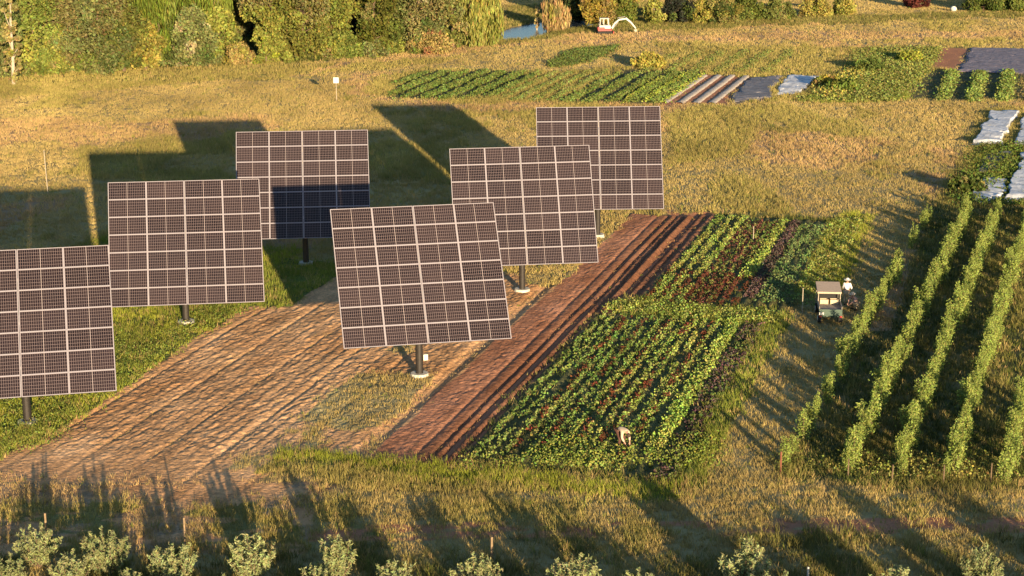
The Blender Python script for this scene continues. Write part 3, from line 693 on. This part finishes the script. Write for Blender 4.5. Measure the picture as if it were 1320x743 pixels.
# px, base py, height m, radius m, kind, colour, other colours, bark, label
trees = [
    (-18, 104, 15, 4.2, 'broad', GG, [DG, BR], 'bark', 'grey green tree cut by the left edge of the photo'),
    (18, 110, 11.5, 1.3, 'column', (.26, .23, .09), [GY, BR], 'palebark', 'narrow straw coloured tree with a pale bare top at the far left'),
    (45, 96, 15, 4.2, 'broad', MG, [YG], 'bark', 'smooth green tree right of the narrow straw coloured tree'),
    (66, 96, 3.0, 2.2, 'bush', YG, [MG], 'bark', 'low yellow green bush at the foot of the left trees'),
    (95, 92, 14, 4.0, 'broad', BR, [GG, DG, GY], 'bark', 'brownish green tree with dry twigs, left part of the wood edge'),
    (128, 95, 12, 4.6, 'broad', GG, [DG, BR, MG], 'bark', 'broad olive green tree left of the golden one'),
    (160, 92, 11, 3.4, 'broad', (.12, .13, .035), [DG, GG], 'bark', 'dull dark green tree directly left of the golden bush'),
    (188, 90, 6.8, 2.5, 'broad', GY, [YG, (.34, .29, .07)], 'bark', 'small bright golden yellow tree at the wood edge'),
    (208, 84, 14, 3.6, 'willow', (.13, .17, .03), [MG], 'bark', 'drooping green tree behind the golden yellow one'),
    (246, 86, 7.6, 3.1, 'broad', GG, [DG, (.30, .27, .15)], 'bark', 'grey green bushy tree with dark gaps right of the golden one'),
    (268, 78, 15, 4.0, 'willow', (.15, .19, .035), [MG, BR], 'bark', 'tall drooping green tree rising out of the frame behind bushes'),
    (284, 80, 7.5, 3.2, 'broad', YG, [MG, DG], 'bark', 'yellow green medium tree with a dark green foot'),
    (330, 50, 13, 3.0, 'broad', (.03, .035, .03), [DG], 'bark', 'tree deep in the first gap of the wood edge, its leaves coloured near black for shade'),  # shade of the gap is put into the near-black leaf colour
    (456, 44, 14, 3.0, 'broad', (.025, .03, .035), [DG], 'bark', 'tree deep in the second gap of the wood edge, its leaves coloured near black for shade'),  # near-black leaves paint in the shade of this gap
    (308, 83, 2.6, 2.0, 'bush', OR, [BR, GY], 'bark', 'low rusty brown bush at the wood edge'),
    (343, 82, 3.6, 1.5, 'bush', YG, [(.25, .30, .04)], 'bark', 'small rounded lime bush in front of the mid wood edge'),
    (352, 76, 14, 3.6, 'broad', YG, [MG, GG, BR], 'bark', 'tall yellow green tree right of the dark gap'),
    (392, 76, 13, 4.2, 'broad', (.17, .175, .045), [YG, BR, DG], 'bark', 'broad olive yellow tree in the middle of the wood edge'),
    (428, 74, 11, 3.2, 'broad', YG, [MG, GG], 'bark', 'light green tree left of the second dark gap'),
    (448, 74, 3.2, 2.0, 'bush', MG, [YG], 'bark', 'low green bush in front of the second dark gap'),
    (482, 72, 13, 3.2, 'column', (.14, .15, .035), [BR, MG], 'bark', 'upright dark olive tree right of the second dark gap'),
    (508, 68, 13, 2.6, 'column', (.09, .11, .03), [DG, MG], 'bark', 'slim dark tree squeezed between two broader crowns'),
    (545, 66, 12, 4.0, 'broad', GG, [DG, BR, (.32, .29, .16)], 'bark', 'broad silvery olive tree above the rusty bushes'),
    (556, 68, 2.8, 3.0, 'bush', OR, [(.30, .15, .08), GY], 'bark', 'low red and orange bush under the silvery tree'),
    (585, 62, 12, 2.6, 'column', (.13, .14, .04), [BR, GG], 'bark', 'upright brownish green tree left of the willow'),
    (622, 58, 7.3, 3.4, 'willow', (.25, .255, .07), [YG, GY], 'bark', 'yellow green weeping willow beside the pond'),
    (692, 38, 3.6, .5, 'bare', (.40, .32, .15), [GY], 'palebark', 'thin pale dead trunk standing in the pond edge'),
    (716, 40, 4.4, 2.2, 'willow', (.36, .26, .12), [BR, GY], 'palebark', 'small straw coloured tree with a pale forked trunk by the pond'),
    (742, 26, 7.0, 3.0, 'broad', (.07, .09, .035), [DG, GG], 'bark', 'dark tree at the right end of the pond'),
    (770, 32, 6.5, 2.8, 'broad', (.32, .25, .06), [OR, GY], 'bark', 'golden brown tree behind the excavator cab'),
    (800, 30, 7.5, 3.2, 'broad', (.14, .17, .04), [MG, GY], 'bark', 'green tree behind the excavator arm'),
    (842, 32, 4.8, 1.7, 'column', (.30, .30, .08), [YG], 'palebark', 'small bright yellow tree with a pale trunk right of the excavator'),
    (874, 30, 4.6, 2.6, 'broad', (.035, .04, .03), [DG], 'bark', 'added near black tree standing in for shaded ground between the small bright yellow tree and the round yellow bush'),  # added tree, its dark colour stands in for a patch of shaded ground
    (905, 30, 3.6, 2.2, 'bush', GY, [YG], 'bark', 'round yellow bush right of the dark shaded gap'),
    (932, 30, 4.8, 2.8, 'bush', (.28, .26, .09), [GG, DG, GY], 'bark', 'mottled grey yellow bush beside the round yellow bush'),
    (965, 26, 4.6, 3.0, 'bush', (.13, .16, .04), [DG, MG], 'bark', 'dark green bush cluster in the upper right'),
    (1000, 26, 3.0, 2.6, 'bush', (.13, .15, .045), [MG, BR], 'bark', 'low green bush left of the yellow tree in the upper right'),
    (1052, 22, 3.8, 2.4, 'bush', (.33, .29, .08), [GY, YG], 'bark', 'golden yellow bush at the top edge in the upper right'),
    (1088, 20, 3.0, 2.6, 'bush', GY, [YG, GG], 'bark', 'paler yellow bush right of the golden bush at the top edge'),
    (1180, 10, 3.0, 2.2, 'bush', (.11, .035, .03), [(.14, .05, .03)], 'bark', 'dark red purple bush at the top edge in the dry field'),
    (1268, 14, 3.0, 3.2, 'bush', (.10, .14, .035), [MG, DG], 'bark', 'dark green hedge bush near the top right corner'),
    (1306, 14, 3.0, 3.4, 'bush', (.15, .18, .045), [MG], 'bark', 'lighter green hedge bush in the top right corner'),
    (1090, 118, 1.2, 2.0, 'bush', (.12, .17, .04), [YG], 'bark', 'green bush among the weeds right of the white sheet'),
    (1065, 112, 1.1, 1.6, 'bush', (.38, .33, .06), [OR, YG], 'bark', 'yellow flowering bush right of the white sheet'),
    (1120, 92, 1.2, 2.0, 'bush', (.14, .19, .05), [MG], 'bark', 'pale green bush in the middle of the far weeds'),
    (1172, 80, 1.1, 2.0, 'bush', (.26, .28, .05), [YG], 'bark', 'yellow green bush left of the bare brown plot'),
    (836, 88, 1.7, 2.0, 'bush', (.34, .30, .07), [GY], 'bark', 'pale yellow bush standing alone above the far crop rows'),
    (1244, 250, 1.2, 1.6, 'bush', (.08, .11, .03), [BR], 'bark', 'low dark bush left of the crumpled pale sheets'),
]
for k in range(22):
    px = -10 + k * 31 + random.uniform(-9, 9); py = 99 - px * .055 + random.uniform(-3, 1)
    if px > 575 or 302 < px < 338 or 436 < px < 466: continue
    c = random.choice([MG, GG, YG, (.16, .19, .04), GG])
    trees.append((px, py, random.uniform(1.6, 3.2), random.uniform(1.5, 2.4), 'bush', c, [YG, BR, MG], 'bark', ''))
# wood behind the first line of trees
for k in range(26):
    px = -60 + k * 25 + random.uniform(-8, 8); py = random.uniform(30, 62)
    c = random.choice([MG, GG, (.10, .13, .03), (.14, .17, .035), BR])
    if 300 < px < 345 or 442 < px < 470: continue
    if px > 560 or 296 < px < 346 or 438 < px < 474: continue
    trees.append((px, py, random.uniform(11, 15), random.uniform(3.4, 4.8), random.choice(['broad', 'broad', 'willow']), c, [DG, MG], 'bark', None))
nb = 0
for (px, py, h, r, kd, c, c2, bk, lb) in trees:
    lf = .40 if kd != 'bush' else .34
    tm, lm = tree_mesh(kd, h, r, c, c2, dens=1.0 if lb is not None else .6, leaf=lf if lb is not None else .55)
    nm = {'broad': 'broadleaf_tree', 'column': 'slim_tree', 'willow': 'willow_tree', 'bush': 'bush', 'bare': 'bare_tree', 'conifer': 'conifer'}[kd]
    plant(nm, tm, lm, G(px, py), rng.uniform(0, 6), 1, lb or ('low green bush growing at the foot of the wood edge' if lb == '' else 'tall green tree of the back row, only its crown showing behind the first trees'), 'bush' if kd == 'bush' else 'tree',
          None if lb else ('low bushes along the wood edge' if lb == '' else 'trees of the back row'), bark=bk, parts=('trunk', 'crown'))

# ------------------------------------------------------------------ sheets and beds
def sheet(name, pts, m, label, amp=.18, thick=.02, z=.10, cat='row cover', seed=1, n=44, hump=0):
    q = [G(a, b) for a, b in pts]            # four corners: near left, near right, far right, far left
    u = np.linspace(0, 1, n); U_, V_ = np.meshgrid(u, u); U_ = U_.ravel(); V_ = V_.ravel()
    A = [np.array((p.x, p.y)) for p in q]
    xy_ = (A[0][None] * ((1 - U_) * (1 - V_))[:, None] + A[1][None] * (U_ * (1 - V_))[:, None] + A[2][None] * (U_ * V_)[:, None] + A[3][None] * ((1 - U_) * V_)[:, None])
    x, y = xy_[:, 0], xy_[:, 1]
    w = (1 - (2 * U_ - 1) ** 8)
    ex = (fbm(x * .8, y * .4, seed) - .5) * 1.3; ey = (fbm(x * .6, y * .5, seed + 3) - .5) * 2.2
    h = z + amp * (fbm(x * .55 + y * .3, y * .22, seed + 5, 3) - .35) * 1.3 + hump * np.sqrt(np.clip(1 - (2 * U_ - 1) ** 2, 0, 1))
    edge = np.minimum(np.minimum(U_, 1 - U_), np.minimum(V_, 1 - V_)) * n / 2
    h = np.where(edge < .6, .02, h)
    idx = np.arange(n * n).reshape(n, n)
    f = np.stack([idx[:-1, :-1].ravel(), idx[:-1, 1:].ravel(), idx[1:, 1:].ravel(), idx[1:, :-1].ravel()], 1)
    me = raw_mesh(name, np.stack([x + ex, y + ey, h + .06], 1), f); me.polygons.foreach_set('use_smooth', np.ones(len(f), bool))
    o = link(name, me, m); md = o.modifiers.new('thick', 'SOLIDIFY'); md.thickness = thick; md.offset = -1
    return tag(o, label, cat)
sheet('row_cover', [(1252, 189), (1290, 189), (1312, 145), (1281, 145)], M['coverw'], 'white blue cover stretched over a bed at the upper right edge', seed=601, amp=.3, z=.3)
sheet('row_cover', [(1306, 190), (1345, 190), (1352, 150), (1322, 150)], M['coverw'], 'pale cover cut by the right edge beside the brown path', seed=607, amp=.3, z=.3)
sheet('row_cover', [(1248, 262), (1292, 262), (1301, 234), (1268, 232)], M['coverw'], 'crumpled greyish cover below the leafy patch at the right', seed=613, amp=.35, z=.25)
sheet('row_cover', [(1296, 262), (1340, 262), (1352, 200), (1318, 200)], M['coverw'], 'long blue white cover running down the right edge', seed=619, amp=.35, z=.35)
sheet('row_cover', [(1262, 226), (1276, 224), (1312, 200), (1272, 200)], M['coverg'], 'grey crumpled cover curling around the green plants at the right', seed=623, amp=.3, z=.12)
sheet('ground_sheet', [(941, 133), (990, 128), (1010, 99), (966, 101)], M['coverg'], 'grey ground sheet beside the pale mulched beds', seed=631, cat='ground sheet')
sheet('ground_sheet', [(1000, 124), (1032, 121), (1058, 99), (1014, 98)], M['coverw'], 'crumpled white sheet right of the grey ground sheet', seed=637, amp=.35, cat='ground sheet')
sheet('ground_sheet', [(1234, 93), (1332, 96), (1332, 63), (1252, 63)], M['coverp'], 'wide purple grey sheet at the upper right edge', seed=641, n=60, cat='ground sheet')
bedl = ['leftmost pale raised bed among the far crops', 'second pale raised bed from the left among the far crops', 'third pale raised bed from the left among the far crops', 'pale raised bed nearest the grey sheet']
for k, (a, b) in enumerate([((856, 133), (908, 98)), ((876, 134), (926, 98)), ((896, 134), (944, 98)), ((917, 134), (962, 99))]):
    p0, p1 = G(*a), G(*b); d = (p1 - p0); L_ = d.length; dn = Vector((d.y, -d.x, 0)).normalized()
    n = 60; vs = []; prof = [(-.44, .0), (-.36, .14), (-.2, .20), (0, .21), (.2, .20), (.36, .14), (.44, 0)]
    bm = B(); ringp = None
    for i in range(n + 1):
        c = p0 + d * (i / n); ring = [bm.verts.new(c + dn * (w + random.gauss(0, .03)) + Vector((0, 0, z * .8 + random.gauss(0, .015)))) for w, z in prof]
        if ringp:
            for j in range(6): bm.faces.new((ringp[j], ringp[j + 1], ring[j + 1], ring[j]))
        ringp = ring
    tag(build('raised_bed', bm, M['mulch'], smooth=True), bedl[k], 'bed', 'pale raised beds among the far crops')

# ------------------------------------------------------------------ people
def skin_obj(name, pts, edges, rad, m, parent, sub=2, root=0):
    me = bpy.data.meshes.new(name); me.from_pydata([tuple(p) for p in pts], edges, [])
    o = bpy.data.objects.new(name, me); C.objects.link(o)
    sk = o.modifiers.new('skin', 'SKIN'); sk.use_smooth_shade = True
    su = o.modifiers.new('sub', 'SUBSURF'); su.levels = sub; su.render_levels = sub
    if not me.skin_vertices: me.skin_vertices.new()
    d = me.skin_vertices[0].data
    for i, r in enumerate(rad): d[i].radius = (r, r) if not hasattr(r, '__len__') else r; d[i].use_root = (i == root)
    dg = bpy.context.evaluated_depsgraph_get(); dg.update()
    nm = bpy.data.meshes.new_from_object(o.evaluated_get(dg)); bpy.data.objects.remove(o); nm.name = name
    return link(name, nm, m, parent)
def person(loc, rz, J, mats, label, hat=True):
    """J: dict of joints in local coordinates, facing -Y"""
    root = empty('person', loc, rz, label=label, cat='person')
    V_ = lambda k: Vector(J[k])
    names = ['pelvis', 'waist', 'chest', 'neck', 'jaw', 'head', 'crown']
    rad = {'pelvis': .15, 'waist': .13, 'chest': .16, 'neck': .055, 'jaw': .075, 'head': .10, 'crown': .07}
    pts = [V_(k) for k in names]; R_ = [rad[k] for k in names]; E_ = [(i, i + 1) for i in range(6)]
    def chain(parent_i, ks, rs):
        pi_ = parent_i; out = []
        for k, r in zip(ks, rs):
            pts.append(Vector(k) if not isinstance(k, str) else V_(k)); R_.append(r); E_.append((pi_, len(pts) - 1)); pi_ = len(pts) - 1; out.append(pi_)
        return out
    fw = V_('face').normalized(); upv = (V_('crown') - V_('jaw')).normalized()
    chain(5, [V_('head') + fw * .11 - upv * .01], [.022])                  # nose
    side = fw.cross(upv).normalized()
    for sg in (-1, 1): chain(5, [V_('head') + side * sg * .105], [.022])   # ears
    for sd in ('l', 'r'):
        ar_ = chain(2, [sd + '_sho', sd + '_elb', sd + '_wri'], [.065, .045, .032])
        w, e = V_(sd + '_wri'), V_(sd + '_elb'); dr = (w - e).normalized(); sv = dr.cross(Vector((0, 0, 1)))
        sv = sv.normalized() if sv.length > .1 else Vector((1, 0, 0)); pv = dr.cross(sv)
        pm = chain(ar_[-1], [w + dr * .06], [(.038, .02)])[0]
        for q, ln in zip((-1.5, -.5, .5, 1.5), (.055, .07, .075, .06)):
            b0 = w + dr * .10 + sv * q * .021; chain(pm, [b0, b0 + dr * ln * .6 + pv * .01, b0 + dr * ln * .9 + pv * .035], [.009, .008, .007])
        tb = w + dr * .05 + sv * .045; chain(pm, [tb, tb + dr * .04 + sv * .015], [.011, .009])
        chain(0, [sd + '_hip', sd + '_kne', sd + '_ank'], [.10, .062, .042])
    skin_obj('body', pts, E_, R_, M['skin'], root)
    # shirt
    pts, R_, E_ = [V_('pelvis') * .7 + V_('waist') * .3, V_('waist'), V_('chest'), V_('neck') * .75 + V_('chest') * .25], [.165, .155, .185, .085], [(0, 1), (1, 2), (2, 3)]
    for sd in ('l', 'r'): chain(2, [sd + '_sho', V_(sd + '_elb') * .95 + V_(sd + '_sho') * .05, V_(sd + '_wri') * .75 + V_(sd + '_elb') * .25], [.085, .065, .052])
    skin_obj('shirt', pts, E_, R_, mats[0], root)
    pts, R_, E_ = [V_('pelvis')], [.17], []
    for sd in ('l', 'r'): chain(0, [sd + '_hip', sd + '_kne', V_(sd + '_ank') + Vector((0, 0, .05))], [.125, .085, .065])
    skin_obj('trousers', pts, E_, R_, mats[1], root)
    for sd in ('l', 'r'):
        a = V_(sd + '_ank'); t = V_(sd + '_toe'); bm = B(); d = t - a; d.z = 0
        box(bm, a * .5 + t * .5 + Vector((0, 0, 0)), (.10, d.length + .10, .10), (0, 0, math.atan2(-d.x, d.y)), .03); build('boot', bm, M['boot'], root)
    hd = V_('head'); q = upv.to_track_quat('Z', 'Y').to_matrix().to_4x4()
    if hat:
        bm = B(); r_ = bmesh.ops.create_uvsphere(bm, u_segments=16, v_segments=8, radius=.122)
        bmesh.ops.delete(bm, geom=[v for v in bm.verts if v.co.z < -.01], context='VERTS')
        c_ = bmesh.ops.create_cone(bm, cap_ends=True, segments=20, radius1=.23, radius2=.20, depth=.02)
        bmesh.ops.transform(bm, matrix=Matrix.Translation(hd + upv * .05) @ q, verts=bm.verts); build('hat', bm, mats[2], root)
    bm = B(); bmesh.ops.create_uvsphere(bm, u_segments=12, v_segments=8, radius=.112)
    bmesh.ops.transform(bm, matrix=Matrix.Translation(hd - fw * .02 + upv * .025) @ q, verts=bm.verts); build('hair', bm, M['hair'], root)
    for sg in (-1, 1):
        bm = B(); bmesh.ops.create_uvsphere(bm, u_segments=8, v_segments=6, radius=.016)
        bmesh.ops.translate(bm, vec=hd + fw * .095 + side * sg * .035 + upv * .01, verts=bm.verts); build('eye', bm, M['hair'], root)
    return root
STAND = dict(pelvis=(0, 0, .95), waist=(0, 0, 1.12), chest=(0, -.01, 1.36), neck=(0, -.01, 1.52), jaw=(0, -.03, 1.60), head=(0, -.03, 1.67), crown=(0, -.02, 1.74), face=(0, -1, 0),
             l_sho=(.19, 0, 1.44), l_elb=(.27, -.04, 1.15), l_wri=(.22, -.26, 1.02), r_sho=(-.19, 0, 1.44), r_elb=(-.28, -.05, 1.15), r_wri=(-.20, -.28, 1.05),
             l_hip=(.10, 0, .90), l_kne=(.12, -.04, .50), l_ank=(.12, 0, .09), l_toe=(.13, -.17, .05), r_hip=(-.10, 0, .90), r_kne=(-.12, -.06, .50), r_ank=(-.12, -.02, .09), r_toe=(-.13, -.19, .05))
BEND = dict(pelvis=(0, .25, .88), waist=(0, .12, .98), chest=(0, -.16, 1.00), neck=(0, -.34, .93), jaw=(0, -.42, .86), head=(0, -.47, .81), crown=(0, -.54, .78), face=(0, -.4, -.9),
            l_sho=(.19, -.22, .93), l_elb=(.22, -.28, .64), l_wri=(.13, -.42, .42), r_sho=(-.19, -.22, .93), r_elb=(-.22, -.24, .63), r_wri=(-.12, -.36, .40),
            l_hip=(.11, .24, .84), l_kne=(.16, .02, .50), l_ank=(.16, .12, .10), l_toe=(.18, -.05, .05), r_hip=(-.11, .24, .84), r_kne=(-.16, -.02, .50), r_ank=(-.16, .08, .10), r_toe=(-.18, -.10, .05))
CROUCH = dict(pelvis=(0, .16, .42), waist=(0, .10, .58), chest=(0, -.06, .78), neck=(0, -.12, .93), jaw=(0, -.17, 1.0), head=(0, -.19, 1.06), crown=(0, -.19, 1.13), face=(0, -.9, -.3),
              l_sho=(.19, -.08, .86), l_elb=(.24, -.28, .62), l_wri=(.12, -.45, .48), r_sho=(-.19, -.08, .86), r_elb=(-.24, -.28, .62), r_wri=(-.10, -.44, .50),
              l_hip=(.11, .14, .40), l_kne=(.20, -.28, .50), l_ank=(.18, .02, .10), l_toe=(.20, -.14, .05), r_hip=(-.11, .14, .40), r_kne=(-.20, -.28, .50), r_ank=(-.18, .02, .10), r_toe=(-.20, -.14, .05))
person(G(802, 578), radians(35), BEND, (M['shirtb'], M['darkcloth'], M['straw']), 'person in a beige shirt bending down among the lower crop rows', hat=False)
person(G(1091, 394), radians(160), STAND, (M['shirtw'], M['khaki'], M['white']), 'person in a white shirt and white hat standing beside the utility cart')
person(G(1101, 400), radians(-60), CROUCH, (M['shirtp'], M['khaki'], M['straw']), 'person in a pinkish shirt crouching right of the utility cart')

# ------------------------------------------------------------------ utility cart
cp = G(1070, 419); cart = empty('utility_cart', (cp.x, cp.y, 0), -radians(6), label='small utility cart with tan canopy and grey load bed parked between crops and saplings', cat='cart'); cart.scale = (1.12, 1.12, 1.12)
bm = B(); box(bm, (0, 1.4, .52), (1.0, 2.7, .18), bev=.02); box(bm, (0, 2.75, .75), (1.1, .35, .5), (-.2, 0, 0), .08); box(bm, (0, 2.2, .66), (1.1, .8, .12), bev=.02)
build('body', bm, M['dgreen'], cart)
bm = B(); box(bm, (0, .85, .80), (1.26, 1.75, .06), bev=.01)
for sx in (-1, 1): box(bm, (sx * .61, .85, .93), (.04, 1.72, .22), bev=.01)
build('load_bed', bm, M['bedgrey'], cart)
bm = B(); box(bm, (0, -.06, .72), (1.26, .05, .36), bev=.01); box(bm, (0, -.09, .58), (1.3, .03, .05)); build('tailgate', bm, M['dgreen'], cart)
bm = B(); box(bm, (-.50, -.10, .66), (.26, .03, .14), bev=.005); build('number_plate', bm, M['white'], cart)
bm = B(); box(bm, (0, 2.05, 1.62), (1.34, 1.75, .06), (.09, 0, 0), .02)
box(bm, (0, 1.18, 1.52), (1.30, .05, .10), bev=.01); build('canopy', bm, M['tan'], cart)
for sx in (-1, 1):
    for sy, zt in ((1.25, 1.52), (2.8, 1.66)):
        bm = B(); cyl(bm, (sx * .6, sy, .6), (sx * .6, sy, zt), .028, .028, 8); build('canopy_post', bm, M['palebark'], cart)
bm = B(); box(bm, (0, 1.95, .85), (1.05, .45, .14), bev=.04); box(bm, (0, 1.76, 1.10), (1.05, .12, .42), (-.1, 0, 0), .04); build('seat', bm, M['rubber'], cart)
bm = B(); cyl(bm, (-.28, 2.62, .85), (-.28, 2.42, 1.12), .02, .02, 8)
tm_ = bmesh.ops.create_cone(bm, segments=16, radius1=.17, radius2=.17, depth=.03, cap_ends=True); bmesh.ops.transform(bm, matrix=Matrix.Translation((-.28, 2.40, 1.13)) @ Matrix.Rotation(.9, 4, 'X'), verts=tm_['verts']); build('steering_wheel', bm, M['rubber'], cart)
for sx in (-1, 1):
    bm = B(); box(bm, (sx * .56, -.10, .50), (.12, .05, .09), bev=.01); build('tail_light', bm, M['taillight'], cart)
    for sy in (.38, 2.45):
        bm = B(); cyl(bm, (sx * .46, sy, .29), (sx * .66, sy, .29), .29, .29, 24)
        w = build('wheel', bm, M['rubber'], cart); bm = B(); cyl(bm, (sx * .64, sy, .29), (sx * .675, sy, .29), .15, .13, 16); build('rim', bm, M['white'], w)
def crate(lx, ly, lz, dims, label, rz=0):
    p = cart.matrix_basis @ Vector((lx, ly, lz)); root = empty('crate', p, -radians(6) + rz, label=label, cat='crate', group='beige crates on the cart')
    bm = B(); a, b, c = dims
    box(bm, (0, 0, .015), (a, b, .03))
    for sx in (-1, 1): box(bm, (sx * (a / 2 - .012), 0, c / 2), (.024, b, c), bev=.004)
    for sy in (-1, 1): box(bm, (0, sy * (b / 2 - .012), c / 2), (a - .05, .024, c - .01), bev=.004)
    build('crate_walls', bm, M['crate'], root)
    bm = B(); box(bm, (0, 0, c * .72), (a - .06, b - .06, .06), bev=.01); build('produce', bm, M['bedgrey'], root)
bpy.context.view_layer.update()
crate(-.27, 1.42, .84, (.52, .36, .30), 'beige crate at the front left of the cart load bed')
crate(.29, 1.42, .84, (.52, .36, .30), 'beige crate at the front right of the cart load bed', .05)
p = G(1092, 378); 

# ------------------------------------------------------------------ excavator
ep = G(779, 44); ex = empty('mini_excavator', (ep.x, ep.y, 0), radians(3), label='red and white mini excavator with arched arm beside the pond', cat='excavator')
for sy in (-1, 1):
    bm = B(); box(bm, (0, sy * .72, .30), (2.3, .34, .50), bev=.16)
    for k in range(9): box(bm, (-1.0 + k * .25, sy * .72, .30), (.08, .37, .545), bev=.01)
    t = build('track', bm, M['rubber'], ex)
bm = B(); box(bm, (1.35, 0, .25), (.10, 1.7, .42), (0, .1, 0), .02); box(bm, (1.0, 0, .3), (.6, .5, .10)); build('dozer_blade', bm, M['red'], ex)
bm = B(); box(bm, (0, 0, .62), (2.1, 1.6, .30), bev=.04); box(bm, (-.55, 0, .92), (1.1, 1.55, .36), bev=.10); build('engine_deck', bm, M['red'], ex)
bm = B(); box(bm, (.05, .05, 1.10), (1.75, 1.35, .50), bev=.08); build('cab_base', bm, M['white'], ex)
bm = B()
for sx in (-.75, -.15, .65):
    for sy in (-.6, .6): cyl(bm, (sx, sy, 1.25), (sx * .85, sy, 2.35), .05, .05, 8)
box(bm, (-.05, 0, 2.38), (1.45, 1.35, .09), bev=.03); build('canopy', bm, M['white'], ex)
bm = B(); box(bm, (-.3, 0, 1.45), (.5, .5, .16), bev=.04); box(bm, (-.52, 0, 1.75), (.12, .5, .55), bev=.04); build('seat', bm, M['rubber'], ex)
bm = B(); arc = [(1.15, .85), (1.55, 1.55), (2.25, 2.15), (3.4, 2.30)]
for a, b in zip(arc, arc[1:]): cyl(bm, (a[0], 0, a[1]), (b[0], 0, b[1]), .15, .13, 8)
build('boom', bm, M['white'], ex)
bm = B(); cyl(bm, (3.25, 0, 2.38), (4.1, 0, 1.70), .17, .14, 8); cyl(bm, (4.1, 0, 1.70), (4.85, 0, .80), .14, .10, 8); st_ = build('stick', bm, M['white'], ex)
bm = B(); cyl(bm, (2.0, 0, 2.42), (3.2, 0, 2.62), .05, .05, 8); cyl(bm, (1.2, 0, .7), (2.1, 0, 1.75), .06, .06, 8); build('hydraulic_ram', bm, M['galv'], ex)
bm = B(); box(bm, (4.88, 0, .55), (.42, .6, .06), (0, -.9, 0)); box(bm, (4.70, 0, .42), (.42, .6, .06), (0, .5, 0))
for sy in (-1, 1): box(bm, (4.82, sy * .3, .50), (.40, .04, .36), (0, -.3, 0))
for k in range(4): box(bm, (5.02, -.24 + k * .16, .35), (.05, .06, .18), (0, -.5, 0))
build('bucket', bm, M['palebark'], ex)

# two white bales by the hedge at the top
for px, py, lb in ((1229, 15, 'round white wrapped bale before the hedge at the top edge, the left one'), (1249, 13, 'smaller white bale beside the hedge at the top edge, the right one')):
    p = G(px, py); bm = B(); cyl(bm, (0, -.45, 0), (0, .45, 0), (.45 if px == 1229 else .36), None, 20)
    bmesh.ops.bevel(bm, geom=[e for e in bm.edges if len(e.link_faces) == 2 and e.calc_face_angle(0) > 1], offset=.08, segments=2, affect='EDGES')
    o = build('wrapped_bale', bm, M['white'], None, (p.x, p.y, .45 if px == 1229 else .34), smooth=True); tag(o, lb, 'bale')
